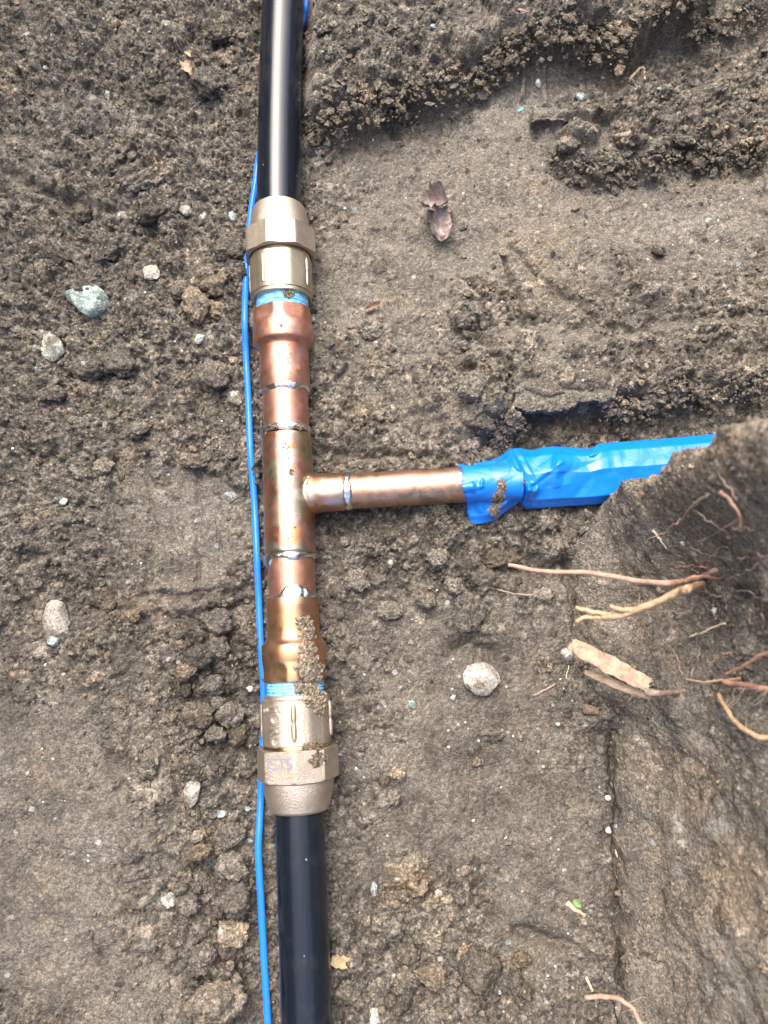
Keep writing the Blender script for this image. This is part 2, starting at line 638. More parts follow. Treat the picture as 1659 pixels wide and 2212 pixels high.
def step(px, h, wd=0.004, z=0.0, soft=False):
    global edge_m
    if not soft:
        wd = wd * 1.3 + 0.0030
    s = poly_sd(CX + wx * 0.3 if soft else CX + wx * 1.5, CY + wy * 0.3 if soft else CY + wy * 1.5, W(px, z))
    m = sstep(-wd, wd, s)
    if h > 0.004 and not soft:
        edge_m = np.maximum(edge_m, np.exp(-((s - 1.0 * wd) / (0.6 * wd + 0.002)) ** 2))
    return h * m


# upper lip of the scoop, crumbly and undercut
Zc += step([(640, -300), (655, 235), (760, 225), (850, 190), (950, 160), (1050, 120), (1110, 78), (1200, 60), (1300, 62), (1370, 85), (1430, 60), (1530, 10), (1560, -300)], 0.030, 0.0035, 0.025)
Zc += step([(1430, -200), (1415, 30), (1500, 62), (1560, 55), (1640, 20), (1900, -20), (1900, -200)], 0.014, 0.004, 0.02)
# scooped face between lip and rubble
Zc += step([(880, 210), (1050, 128), (1250, 75), (1380, 105), (1360, 180), (1220, 240), (980, 260)], -0.006, 0.012)
# rubble bench to the right
Zc += step([(1215, 265), (1300, 215), (1400, 180), (1470, 200), (1560, 170), (1900, 130), (1900, 300), (1659, 318), (1560, 318), (1430, 345), (1300, 352), (1200, 330)], 0.014, 0.004, 0.012)
# slab with a broken face
Zc += step([(1150, 232), (1240, 240), (1320, 262), (1310, 280), (1230, 268), (1150, 255)], 0.009, 0.0012, 0.008, True)
Zc += step([(1205, 278), (1290, 292), (1282, 322), (1230, 310)], 0.010, 0.0025, 0.01, True)
# teeth imprints
for q in ([(1125, 110), (1136, 110), (1136, 212), (1124, 212)], [(1168, 150), (1180, 148), (1180, 232), (1166, 232)],
          [(1246, 110), (1266, 110), (1268, 148), (1248, 150)], [(1060, 120), (1066, 120), (1064, 200), (1058, 200)]):
    Zc += step(q, 0.0045, 0.0014, 0, True)
# ledge above the branch trench
Zc += step([(1010, 800), (1020, 760), (1120, 720), (1300, 740), (1520, 700), (1900, 700), (1900, 820), (1540, 838), (1440, 838), (1400, 862), (1310, 866), (1200, 882), (1115, 884), (1060, 905), (1010, 905)], 0.014, 0.0030, 0.008)
Zc += step([(1010, 830), (1110, 900), (1060, 985), (1000, 1010), (940, 990), (960, 880)], 0.008, 0.006)
Zc += step([(1100, 886), (1300, 872), (1400, 870), (1480, 860), (1900, 850), (1900, 990), (1300, 985), (1010, 1035), (1060, 975)], -0.012, 0.004)
Zc += step([(1130, 835), (1230, 850), (1160, 862)], 0.005, 0.002, 0.015, True)
# blocks of compacted soil right of the pipe
Zc += step([(720, 700), (850, 690), (870, 780), (1010, 790), (1020, 930), (920, 1000), (700, 960), (690, 800)], 0.005, 0.004)
Zc += step([(880, 770), (1005, 780), (985, 905), (895, 905)], 0.005, 0.0025)
Zc += step([(960, 610), (1080, 600), (1180, 700), (1080, 770), (980, 720)], 0.005, 0.006)
Zc += step([(1380, 620), (1500, 600), (1659, 660), (1659, 760), (1450, 740)], 0.007, 0.006)
# grooves and cracks
for pts, dep, wd in (([(1110, 540), (1150, 580), (1210, 640), (1280, 690), (1420, 740)], 0.004, 0.0026), ([(1090, 560), (1110, 620), (1130, 700)], 0.005, 0.002),
                     ([(0, 380), (120, 430), (260, 465)], 0.005, 0.004), ([(690, 740), (760, 790), (700, 860)], 0.004, 0.002),
                     ([(820, 520), (1000, 530), (1090, 500)], 0.0015, 0.006), ([(780, 230), (830, 260), (850, 290)], 0.005, 0.004),
                     ([(640, 980), (780, 985), (900, 985), (1000, 1000)], 0.004, 0.002), ([(250, 1000), (240, 1150), (250, 1290)], 0.004, 0.003),
                     ([(300, 1335), (420, 1325), (540, 1300)], 0.005, 0.003), ([(740, 1010), (705, 1110), (700, 1250)], 0.006, 0.010),
                     ([(1318, 1560), (1328, 1700), (1334, 1950), (1340, 2212), (1348, 2400)], 0.009, 0.0035), ([(1225, 1220), (1250, 1400), (1285, 1490)], 0.005, 0.003), ([(322, 990), (326, 1130), (320, 1285)], 0.003, 0.0022), ([(432, 1010), (428, 1130), (425, 1250)], 0.0028, 0.002), ([(478, 1040), (476, 1230)], 0.002, 0.002), ([(380, 1000), (375, 1240)], 0.0022, 0.004), ([(240, 1292), (400, 1286), (545, 1270)], 0.003, 0.0022), ([(1010, 1185), (1100, 1215), (1220, 1235)], 0.008, 0.010), ([(1000, 1400), (1060, 1410)], 0.008, 0.006), ([(2050 * .5486, 3680 * .5486), (1220, 2040), (1265, 2075)], 0.005, 0.006)):
    Zc -= 1.15 * dep * np.exp(-(line_d(CX + wx * 0.6 + wx2, CY + wy * 0.6 + wy2, W(pts)) / (0.8 * wd)) ** 2)
# lower left compacted face, stepping down towards the pipe
Zc += step([(-300, 1400), (0, 1400), (220, 1350), (300, 1420), (340, 1530), (420, 1650), (420, 1800), (380, 1950), (560, 2120), (560, 2500), (-300, 2500)], 0.012, 0.014)
Zc += 0.030 * sstep(-0.14, -0.34, CX) ** 1.5
Zc += 0.010 * sstep(0.33, 0.5, CY)
# ground rises gently to the foot of the bank
Zc += 0.006 * sstep(0.04, 0.16, CX) * sstep(0.06, -0.05, CY)
# pipe bed
tpar = (CX - PO[0]) * PD[0] + (CY - PO[1]) * PD[1]
dl = (CX - PO[0]) * PV[0] + (CY - PO[1]) * PV[1]
upp = PT - PO
kk = np.clip(-tpar, 0, None) / np.linalg.norm(upp)
dl_all = dl - kk * (upp @ PV)
bed = np.exp(-(dl_all / 0.030) ** 2)
Zc = Zc * (1 - 0.75 * np.exp(-(dl_all / 0.026) ** 2)) - 0.0006 * bed

# ---- how loose the surface is, from 0 (trodden flat) to 1 (crumbs)
PU, PVv = pix(CX, CY, 0 * CX)
loose = np.full(CX.shape, 0.55)


def blob(field, u, v, ru, rv, amt, rot=0.0, hard=0.5):
    c, s = math.cos(rot), math.sin(rot)
    du_, dv_ = PU + wx * 9000 - u, PVv + wy * 9000 - v
    a, b = (du_ * c + dv_ * s) / ru, (-du_ * s + dv_ * c) / rv
    field += amt * (1 - sstep(hard, 1.0, np.sqrt(a * a + b * b)))


loose += 0.35 * (1 - sstep(540, 600, PU)) * (1 - sstep(1350, 1450, PVv))
for a in ((170, 260, 110, 60, -0.45), (60, 60, 160, 70, -0.25), (420, 1120, 150, 190, -0.9), (290, 1130, 70, 170, -0.45), (470, 1130, 80, 120, -0.3), (370, 1300, 110, 50, -0.7), (130, 1780, 330, 420, -0.8), (300, 2050, 200, 200, -0.5),
          (90, 1000, 120, 90, -0.25), (60, 360, 120, 90, -0.35), (1120, 420, 430, 260, -0.55), (830, 620, 220, 220, -0.40), (1500, 480, 260, 150, -0.45), (1150, 160, 200, 80, -0.65),
          (1530, 90, 150, 60, -0.5), (760, 330, 110, 100, -0.3), (1180, 740, 120, 60, -0.5), (940, 860, 70, 90, -0.3), (1000, 1420, 330, 200, -0.25),
          (1050, 1800, 330, 480, -0.45), (1420, 270, 260, 110, 0.6), (800, 190, 190, 70, 0.55), (1200, 40, 300, 60, 0.5), (1040, 790, 80, 130, 0.5), (470, 1520, 110, 180, 0.6),
          (470, 1950, 100, 300, 0.5), (1000, 1180, 260, 100, 0.45), (1220, 930, 220, 40, 0.5), (1550, 700, 200, 60, 0.4), (930, 1950, 190, 130, 0.5), (950, 2130, 260, 90, 0.35), (430, 640, 120, 90, 0.3)):
    blob(loose, *a)
loose += 0.25 * fbm(CX, CY, 22, 3, 51)
loose = np.clip(loose, 0.10, 1.0)

tan = np.zeros(CX.shape)
dark = np.zeros(CX.shape)
grey = np.zeros(CX.shape)
for a in ((130, 1650, 55, 110, 0.8), (95, 1900, 80, 90, 0.35), (60, 1430, 90, 60, 0.3), (310, 1300, 120, 40, 0.55), (880, 1920, 130, 90, 0.75), (1530, 850, 170, 60, 0.6), (30, 160, 120, 100, 0.45),
          (440, 650, 110, 70, 0.5), (1150, 440, 120, 120, 0.25), (420, 860, 110, 60, 0.35), (830, 650, 100, 60, 0.35), (1200, 560, 200, 120, 0.3), (820, 860, 170, 150, 0.3), (400, 130, 60, 60, 0.3),
          (230, 420, 120, 60, 0.2), (300, 560, 200, 70, 0.3)):
    blob(tan, *a, hard=0.1)
for a in ((470, 1500, 150, 280, 0.9), (900, 1200, 330, 150, 0.65), (480, 2050, 120, 280, 0.6), (1000, 1750, 350, 260, 0.35), (1250, 920, 260, 50, 0.7), (1450, 270, 240, 110, 0.55), (300, 1400, 180, 60, 0.35),
          (760, 1600, 90, 400, 0.4), (620, 1150, 90, 1100, 0.25), (1050, 1500, 250, 200, 0.35), (1280, 40, 160, 60, 0.3), (1280, 1700, 60, 300, 0.3)):
    blob(dark, *a, hard=0.0)  # partly painted shade: between heap clods, along the pipe, at the bank foot
dark += 0.30 * sstep(1050, 1400, PVv) + 0.15 * sstep(700, 800, PVv) * sstep(900, 800, PVv) * 0
for a in ((1100, 230, 260, 90, 0.7), (1500, 480, 240, 120, 0.5), (420, 1120, 110, 140, 0.4), (200, 260, 120, 70, 0.5), (820, 1650, 150, 120, 0.35), (150, 2000, 200, 120, 0.3), (230, 1800, 120, 60, 0.4)):
    blob(grey, *a, hard=0.0)

# fine relief, less of it on the sheared faces
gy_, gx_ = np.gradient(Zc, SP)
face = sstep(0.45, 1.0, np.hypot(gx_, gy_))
edge_m *= 1 - face
loose *= 1 - 0.7 * face
face_shade = face  # shade of the steep faces, darkened into the soil colour
Zc += (1 - 0.85 * face) * (0.0007 + 0.0020 * loose) * fbm(CX, CY, 95, 3, 61) + (1 - 0.9 * face) * (0.00025 + 0.0011 * loose) * fbm(CX, CY, 330, 2, 71)


def splat(Zf, spacing, N, weight, rmin, rmax, alpha, flat, seed, tone=None, tan_=None):
    """press lumps of all sizes into a height field: each lump sits on what is already there"""
    r_ = np.random.default_rng(seed)
    nr, nc = Zf.shape
    cnt, tot = 0, 0
    base = Zf.copy()
    jag = fbm(*np.meshgrid(np.arange(nc) * spacing, np.arange(nr) * spacing), 420, 2, seed)
    while cnt < N and tot < N * 8:
        tot += 1
        i, j = int(r_.random() * nr), int(r_.random() * nc)
        if r_.random() > weight[i, j]:
            continue
        cnt += 1
        rr = rmin * (1 - r_.random() * (1 - (rmin / rmax) ** alpha)) ** (-1 / alpha)
        k = int(rr * 1.45 / spacing) + 1
        a, b = max(i - k, 0), min(i + k + 1, nr)
        c, d = max(j - k, 0), min(j + k + 1, nc)
        yy = (np.arange(a, b) - i)[:, None] * spacing
        xx = (np.arange(c, d) - j)[None, :] * spacing
        th = r_.random() * math.pi
        e = 0.7 + 0.5 * r_.random()
        p = (xx * math.cos(th) + yy * math.sin(th)) / (rr * e)
        q = (-xx * math.sin(th) + yy * math.cos(th)) / (rr / e * 0.95)
        dd = np.sqrt(p * p + q * q) * (1 + 0.45 * jag[a:b, c:d])
        m = dd < 1
        hh = rr * flat * (0.7 + 0.5 * r_.random())
        tx, ty = (r_.random(2) - 0.5) * 0.7
        cap = np.minimum(np.sqrt(np.clip(1 - dd * dd, 0, 1)), 0.80 + tx * p * 0.5 + ty * q * 0.5) * hh
        new = base[a:b, c:d] + (Zf[i, j] - base[i, j]) * 0.8 + cap - 0.35 * hh
        sub = Zf[a:b, c:d]
        up_ = m & (new > sub)
        sub[up_] = new[up_]
        if tone is not None:
            tone[a:b, c:d][up_] = tone[a:b, c:d][up_] * 0.3 + 0.04 + r_.normal() * 0.20
        if tan_ is not None:
            tan_[a:b, c:d][up_] += max(-0.2, r_.normal() * 0.17)


tone = 0.12 * fbm(CX, CY, 120, 3, 81) + 0.06 - 0.26 * loose  # loose ground starts darker: shade of the gaps painted between crumbs
splat(Zc, SP, 1500, np.clip(loose + 0.6 * edge_m - 0.40, 0, 1) * 1.4, 0.0040, 0.012, 2.0, 0.85, 5, tone, tan)
splat(Zc, SP, 13000, np.clip(loose + 0.5 * edge_m - 0.12, 0, 1), 0.0018, 0.0060, 2.2, 1.05, 6, tone, tan)
splat(Zc, SP, 24000, np.clip(loose * 1.2 + 0.02, 0, 1) * (1 - 0.9 * face), 0.0011, 0.0024, 2.0, 1.2, 7, tone)

# outer ground: same sheet, walls of the trench, then level ground to the horizon
Zo = 0.004 * fbm(GX, GY, 9, 4, 5)
wn_ = 0.03 * fbm(GX, GY, 6, 4, 90)
TOP = 0.46
Zo += 0.030 * sstep(-0.14, -0.34, GX) ** 1.5 + 0.010 * sstep(0.33, 0.5, GY)
left = sstep(-0.315, -0.43, GX + wn_)
right = sstep(0.33, 0.47, GX + wn_ * 1.2) * sstep(0.02, 0.10, GY) + sstep(0.20, 0.24, GX) * (1 - sstep(0.02, 0.10, GY)) * 0.70
Zo += TOP * np.maximum(left, np.clip(right, 0, 1)) + 0.012 * fbm(GX, GY, 3, 4, 91) * np.maximum(left, right)
Z[:] = Zo
ex = np.minimum(np.minimum(CX - ux[0], ux[-1] - CX), np.minimum(CY - uy[0], uy[-1] - CY))
kx = sstep(0.0, 0.03, ex)
inner = Zc + (Zo[core] - (0.004 * fbm(CX, CY, 9, 4, 5) + 0.030 * sstep(-0.14, -0.34, CX) ** 1.5 + 0.010 * sstep(0.33, 0.5, CY)))
Z[core] = inner * kx + Zo[core] * (1 - kx)
# where the separate bank stands the sheet runs on at floor level inside it
V = np.stack([GX.ravel(), GY.ravel(), Z.ravel()], -1)
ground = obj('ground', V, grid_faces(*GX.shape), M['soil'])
tag(ground, 'brown trench floor of crumbly and trodden soil under the pipes', kind='structure')


def add_attr(me, name, full):
    a = me.attributes.new(name, 'FLOAT', 'POINT')
    a.data.foreach_set('value', np.asarray(full, np.float32).ravel())


for nm, f in (('tan', tan), ('dark', dark + 0.2 * face_shade), ('grey', grey), ('tone', tone), ('smooth', np.clip(1.0 - 1.3 * loose, 0, 1))):
    full = np.zeros(GX.shape)
    full[core] = f
    add_attr(ground.data, nm, full)
ZG = Z[core]


def gz(x, y):
    j = (x - ux[0]) / SP
    i = (y - uy[0]) / SP
    i, j = np.clip(i, 0, nj - 2), np.clip(j, 0, ni - 2)
    a, b = int(i), int(j)
    return float(ZG[a:a + 2, b:b + 2].mean())


def on_ground(u, v):
    z = 0.0
    for _ in range(6):
        p = at(u, v, z)
        z = gz(p[0], p[1])
    return np.array([p[0], p[1], z])


# ------------------------------------------------------------------ soil bank at the right
foot_px = [(1380, 3200), (1352, 2450), (1345, 2212), (1338, 1950), (1332, 1700), (1322, 1560), (1290, 1490), (1262, 1400), (1240, 1290), (1238, 1200), (1280, 1130), (1325, 1092)]
foot = [at(u, v, 0.0)[:2] for u, v in foot_px]
foot += [foot[-1] + np.array([0.05, -0.004]), foot[-1] + np.array([0.25, -0.02])]
ct = catmull(foot, 2000)
sl = np.concatenate([[0], np.cumsum(np.linalg.norm(np.diff(ct, axis=0), axis=1))])
s_of = lambda p: sl[np.argmin(((ct - p) ** 2).sum(1))]
sA, sB = s_of(at(1345, 2300)[:2]), s_of(foot[12])
BS = 0.0009
sv = np.concatenate([np.linspace(0, sA, 60, endpoint=False), np.arange(sA, sB, BS), np.linspace(sB, sl[-1], 40)])
bx = np.interp(sv, sl, ct[:, 0])
by = np.interp(sv, sl, ct[:, 1])
tx, ty = np.gradient(bx), np.gradient(by)
tn = np.hypot(tx, ty)
tx, ty = tx / tn, ty / tn
k = 25
for arr in (tx, ty):
    pad = np.pad(arr, k, mode='edge')
    arr[:] = np.convolve(pad, np.ones(2 * k + 1) / (2 * k + 1), 'valid')
tn = np.hypot(tx, ty)
inx, iny = ty / tn, -tx / tn                 # into the bank
BH = 0.315
tv = np.concatenate([np.arange(-0.02, 0.215, BS), np.linspace(0.215, BH, 50)])
ZS, SS = np.meshgrid(tv, sv, indexing='ij')
nzr, nsr = ZS.shape
# batter: how far the face leans back with height, more at the foot of the nose
nose = np.exp(-((SS - s_of(at(1240, 1290)[:2])) / 0.055) ** 2)
zc = np.clip(ZS, 0, 1)
sC = s_of(at(1325, 1092)[:2])
cf = np.where(SS > sC, 1.0, np.exp(-((SS - sC) / 0.028) ** 2))
lean = (0.30 * (1 - nose) * sstep(sA + 0.32, sA + 0.22, SS) + 0.02) * zc + nose * (0.055 * (1 - np.exp(-zc / 0.05)) + 0.02 * zc)
lean += 0.006 * (1 - np.exp(-zc / 0.012)) * (1 - nose)
lean *= (1 - cf) * sstep(0.004, 0.03, ZS)
lean += cf * 0.12 * np.clip(ZS - 0.10, 0, 1)
off = 0.007 * fbm(SS, ZS, 16, 4, 201) + 0.0026 * fbm(SS, ZS, 45, 4, 205)
corner = np.exp(-((SS - s_of(at(1325, 1092)[:2])) / 0.02) ** 2)
off += corner * (0.006 * fbm(ZS, SS, 45, 4, 222) + 0.005)
# hollow under the roots
hol = np.exp(-((ZS - 0.11) / 0.035) ** 2) * np.exp(-((SS - s_of(at(1262, 1400)[:2])) / 0.04) ** 2)
off -= 0.010 * hol
off += 0.0008 * fbm(SS, ZS, 110, 2, 210) + 0.0003 * fbm(SS, ZS, 420, 2, 212)
# slanting ribs left by the bucket
rib = fbm(SS + ZS * 0.8, ZS * 0.25 - SS * 0.2, 34, 3, 230)
off += 0.0015 * rib * sstep(0.02, 0.05, ZS)
fade = sstep(-0.02, 0.004, ZS)
O2 = off * fade
lo_b = np.clip(0.25 + 0.5 * hol + 0.45 * corner + 0.3 * sstep(0.12, 0.2, ZS) + 0.5 * fbm(SS, ZS, 30, 3, 240), 0.02, 1)
msk = np.zeros(ZS.shape)
nvis = int(np.searchsorted(tv, 0.215))
sub = np.ascontiguousarray(O2[:nvis])
btone = np.zeros(sub.shape)
splat(sub, BS, 200, lo_b[:nvis] * 0.8, 0.004, 0.012, 2.2, 0.32, 11, btone)
splat(sub, BS, 900, lo_b[:nvis], 0.0018, 0.0050, 2.2, 0.42, 12, btone)
splat(sub, BS, 2500, lo_b[:nvis], 0.0011, 0.0024, 2.0, 0.5, 13, btone)
O2[:nvis] = sub
BXX = bx[None, :] - inx[None, :] * O2 + lean * 0.99
BYY = by[None, :] - iny[None, :] * O2 - lean * 0.12
rows = [np.stack([BXX, BYY, ZS], -1)]
# top of the bank, running back level
last = rows[0][-1]
for d_, dz in ((0.006, 0.006), (0.02, 0.012), (0.05, 0.016), (0.10, 0.018), (0.2, 0.018)):
    q = last.copy()
    q[:, 0] = last[:, 0] + inx * d_ * 0.8 + 0.3 * d_
    q[:, 1] = last[:, 1] + iny * d_ * 0.8 - 0.1 * d_
    q[:, 2] = BH + dz + 0.004 * fbm(q[:, 0], q[:, 1], 30, 3, 260)
    rows.append(q[None])
BV = np.concatenate(rows, 0)
nbr = BV.shape[0]
bank = obj('soil_bank', BV.reshape(-1, 3), grid_faces(nbr, nsr)[:, ::-1].copy(), M['soil'])
tag(bank, 'steep cut soil bank with torn roots at the right of the trench', kind='structure')
bt, bd, bgy = np.full((nbr, nsr), 0.32), np.full((nbr, nsr), -0.15), np.full((nbr, nsr), 0.28)
bu, bv_ = pix(BV[..., 0], BV[..., 1], BV[..., 2])


def bblob(field, u, v, ru, rv, amt, hard=0.1):
    w1 = fbm(SS, ZS, 60, 3, 270) * 30
    w1 = np.vstack([w1, np.repeat(w1[-1:], nbr - nzr, 0)])
    field += amt * (1 - sstep(hard, 1, np.hypot((bu + w1 - u) / ru, (bv_ + w1 - v) / rv)))


for a in ((1500, 1690, 75, 75, 1.6), (1400, 1640, 50, 60, 0.5), (1580, 1900, 120, 130, 1.1), (1560, 980, 160, 110, 0.6), (1450, 1820, 60, 120, 0.3), (1640, 2000, 80, 120, 0.5), (1430, 1090, 120, 80, 0.6)):
    bblob(bt, *a)  # the two uppermost blobs paint skylight onto the top lump
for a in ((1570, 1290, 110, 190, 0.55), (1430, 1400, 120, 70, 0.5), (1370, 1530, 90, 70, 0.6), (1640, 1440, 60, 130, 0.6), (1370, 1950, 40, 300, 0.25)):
    bblob(bd, *a)  # the long narrow blob paints occlusion shade beside the foot crease
for a in ((1420, 1150, 90, 70, 0.7), (1440, 1560, 50, 50, 0.5), (1470, 1850, 20, 90, 0.9), (1540, 1800, 50, 40, 0.6), (1500, 2120, 120, 60, 0.4)):
    bblob(bgy, *a)
bto = np.zeros((nbr, nsr))
bto[:nvis] = btone
bpl = np.zeros((nbr, nsr))
for a in ((1462, 1800, 26, 110, 1.0), (1500, 1600, 60, 40, 0.5), (1475, 1660, 14, 60, 0.8), (1560, 1790, 60, 40, 0.5), (1520, 2050, 120, 70, 0.5), (1600, 2150, 80, 60, 0.5)):
    bblob(bpl, *a)
for nm, f in (('pale', bpl), ('tan', bt), ('dark', bd), ('grey', bgy), ('tone', bto), ('smooth', np.full((nbr, nsr), 0.6))):
    add_attr(bank.data, nm, f)
step4 = 3
BVc = BV[::step4, ::step4]
bvh = BVHTree.FromPolygons([tuple(p) for p in BVc.reshape(-1, 3)], grid_faces(BVc.shape[0], BVc.shape[1]).tolist())


def on_bank(u, v, lift=0.0):
    a = Vector((0, 0, CAM_H))
    d = Vector(at(u, v, 0.0)) - a
    d.normalize()
    h = bvh.ray_cast(a, d)
    if h[0] is None:
        return on_ground(u, v)
    g = on_ground(u, v)
    if g[2] > h[0].z and (Vector(g) - a).length < h[3]:
        return g
    return np.array(h[0] - d * lift)


r_ = np.random.default_rng(77)
BCR = []
for _ in range(7000):
    i, j = r_.integers(5, nvis - 2), r_.integers(5, nsr - 5)
    if r_.random() > lo_b[i, j] + 0.25:
        continue
    BCR.append((BV[i, j], min(0.0006 * (1 - r_.random() * 0.97) ** (-1 / 2.0), 0.0034)))

# ------------------------------------------------------------------ pipe run
pipe = empty('water_pipe', PO, 'straight water pipe of black plastic, bronze couplings and a soldered copper tee', 'pipe')


def tv_of(v, r):
    u = 602 + (v - 430) * 0.0342
    p = at(u, v, ZA + r)
    return float((p - PO) @ PD)


def lathe(prof, O, D, S, seg=72, mod=None, jitter=None):
    """prof: (t, r) pairs along axis D from O; S points sideways; theta 90 deg is up"""
    U = np.array([0, 0, 1.0])
    U = U - D * (U @ D)
    U /= np.linalg.norm(U)
    th = np.arange(seg) * 2 * math.pi / seg
    V = []
    for t, r in prof:
        rr = np.full(seg, r, float)
        if mod is not None:
            rr = mod(t, th, rr)
        tt = np.full(seg, t, float)
        if jitter is not None:
            tt = tt + jitter(t, th)
        V.append(O + D * tt[:, None] + rr[:, None] * (np.cos(th)[:, None] * S + np.sin(th)[:, None] * U))
    V = np.concatenate(V)
    n_ = len(prof)
    Fc = grid_faces(n_, seg, True).tolist()
    Fc.append(list(range(seg))[::-1])
    Fc.append(list(range((n_ - 1) * seg, n_ * seg)))
    return V, Fc


def part(name, prof, mat, mod=None, seg=72, sharp=28, parent=None, jitter=None):
    V, Fc = lathe(prof, PO, PD, PV, seg, mod, jitter)
    o = obj(name, V, Fc, mat, parent or pipe, sharp=sharp)
    fix_normals(o)
    return o


def fix_normals(o):
    bm = bmesh.new()
    bm.from_mesh(o.data)
    bmesh.ops.recalc_face_normals(bm, faces=bm.faces)
    bm.to_mesh(o.data)
    bm.free()


def octa(apo, th0, rmax, tmin=-1e9, tmax=1e9, soft=0.0):
    def f(t, th, rr):
        if t < tmin or t > tmax:
            return rr
        a = ((th - th0 + math.pi / 8) % (math.pi / 4)) - math.pi / 8
        q = np.minimum(apo / np.cos(a), rmax)
        return np.minimum(rr, q)
    return f


# plastic pipes
NP = 60
path = catmull([PO + PD * 0.03, PO, PO * 0.5 + PT * 0.5 + PV * -0.0006, PT, at(617, -200, ZA + 0.006), at(622, -520, ZA + 0.008)], NP)
V, Fc = tube(path, 0.0143, 64)
o = obj('plastic_pipe', V, Fc, M['poly'], pipe, sharp=40)
o['label'] = 'upper black plastic pipe with a bright sheen'
tl0 = tv_of(1750, 0.0143)
V, Fc = tube(np.array([PO + PD * t for t in np.linspace(tl0, tl0 + 0.30, 20)]), 0.0143, 64)
o = obj('plastic_pipe', V, Fc, M['poly'], pipe, sharp=40)
o['label'] = 'lower black plastic pipe'
fix_normals(o)

# upper nut
a0, a1, a2 = tv_of(421, 0.0165), tv_of(468, 0.021), tv_of(521, 0.0225)
part('coupling_nut', [(a0 + 0.004, 0.0138), (a0 + 0.0006, 0.0150), (a0, 0.0158), (a0 + 0.0008, 0.0168), (a0 + 0.004, 0.0180), (a0 + 0.010, 0.0190), (a1 - 0.0005, 0.0196),
                      (a1, 0.0216), (a1 + 0.0008, 0.0226), (a1 + 0.0016, 0.0245), (a2 - 0.0012, 0.0245), (a2 - 0.0003, 0.0236), (a2, 0.0222), (a2 + 0.0001, 0.0200), (a2 - 0.004, 0.0196)], M['bronze_nut'],
     octa(0.0222, math.pi / 2 - R(9), 0.0239, a1 + 0.001, a2 + 0.0002), seg=96, sharp=18)
# upper body
b1, b2, b3 = tv_of(531, 0.0195), tv_of(612, 0.0198), tv_of(622, 0.0195)
body_u = part('coupling_body', [(a2 - 0.004, 0.0185), (b1 - 0.001, 0.0187), (b1, 0.0192), (b1 + 0.001, 0.0201), (b2 - 0.001, 0.0203), (b2, 0.0199), (b2 + 0.0003, 0.0192), (b3 - 0.0006, 0.0192), (b3, 0.0187), (b3 + 0.0001, 0.0168), (b3 - 0.004, 0.0166)],
              M['bronze_body'], octa(0.0195, math.pi / 2 + R(6), 0.0201, b1 + 0.0005, b2 - 0.0005), seg=96, sharp=22)
part('brass_ring', [(a2 - 0.003, 0.0180), (a2 - 0.003, 0.0190), (b1 - 0.0012, 0.0191), (b1 - 0.0006, 0.0186), (b1 - 0.0006, 0.0180)], M['brass'])


def rib_mesh(t0, t1, theta, r, wd=0.0012, hgt=0.0011, waist=True):
    """two end-to-end cast lugs along the axis"""
    U = np.array([0, 0, 1.0])
    U = U - PD * (U @ PD)
    nn = 22
    V = []
    sg = 8
    for i in range(nn):
        f = i / (nn - 1)
        e = math.sqrt(max(0.02, 1 - (2 * f - 1) ** 8))
        if waist:
            e *= 1 - 0.35 * math.exp(-((f - 0.5) / 0.05) ** 2)
        c = PO + PD * (t0 + (t1 - t0) * f)
        rad = math.cos(theta) * PV + math.sin(theta) * U
        tan_ = -math.sin(theta) * PV + math.cos(theta) * U
        for q in range(sg):
            a = q / sg * 2 * math.pi
            V.append(c + rad * (r + hgt * e * math.sin(a)) + tan_ * wd * e * math.cos(a))
    Fc = grid_faces(nn, sg, True).tolist() + [list(range(sg))[::-1], list(range((nn - 1) * sg, nn * sg))]
    return V, Fc


for thd in (28, 118, 172):
    V, Fc = rib_mesh(b1 + 0.003, b2 - 0.002, R(thd), 0.0198)
    obj('cast_lug', V, Fc, M['bronze_body'], body_u)

# threads with blue sealant


def thread(v0, v1, r):
    t0, t1 = tv_of(v0, r) - 0.003, tv_of(v1, r) + 0.002
    prof = [(t0, r - 0.002)]
    nth = int((t1 - t0) / 0.0019)
    for i in range(nth):
        a = t0 + (t1 - t0) * i / nth
        d_ = (t1 - t0) / nth
        prof += [(a, r - 0.0008), (a + d_ * 0.35, r), (a + d_ * 0.6, r), (a + d_ * 0.95, r - 0.0008)]
    prof.append((t1, r - 0.002))
    ph = fbm(np.linspace(0, 9, 72), np.zeros(72), 1.0, 3, int(v0)) * 0.0006
    part('sealed_thread', prof, M['sealant'], lambda t, th, rr: rr + ph * np.sin(t * 900 + th * 2), jitter=lambda t, th: 0.0003 * th / 6.28 + ph * 0.5, sharp=60)


thread(627, 648, 0.0168)
thread(1472, 1504, 0.0172)


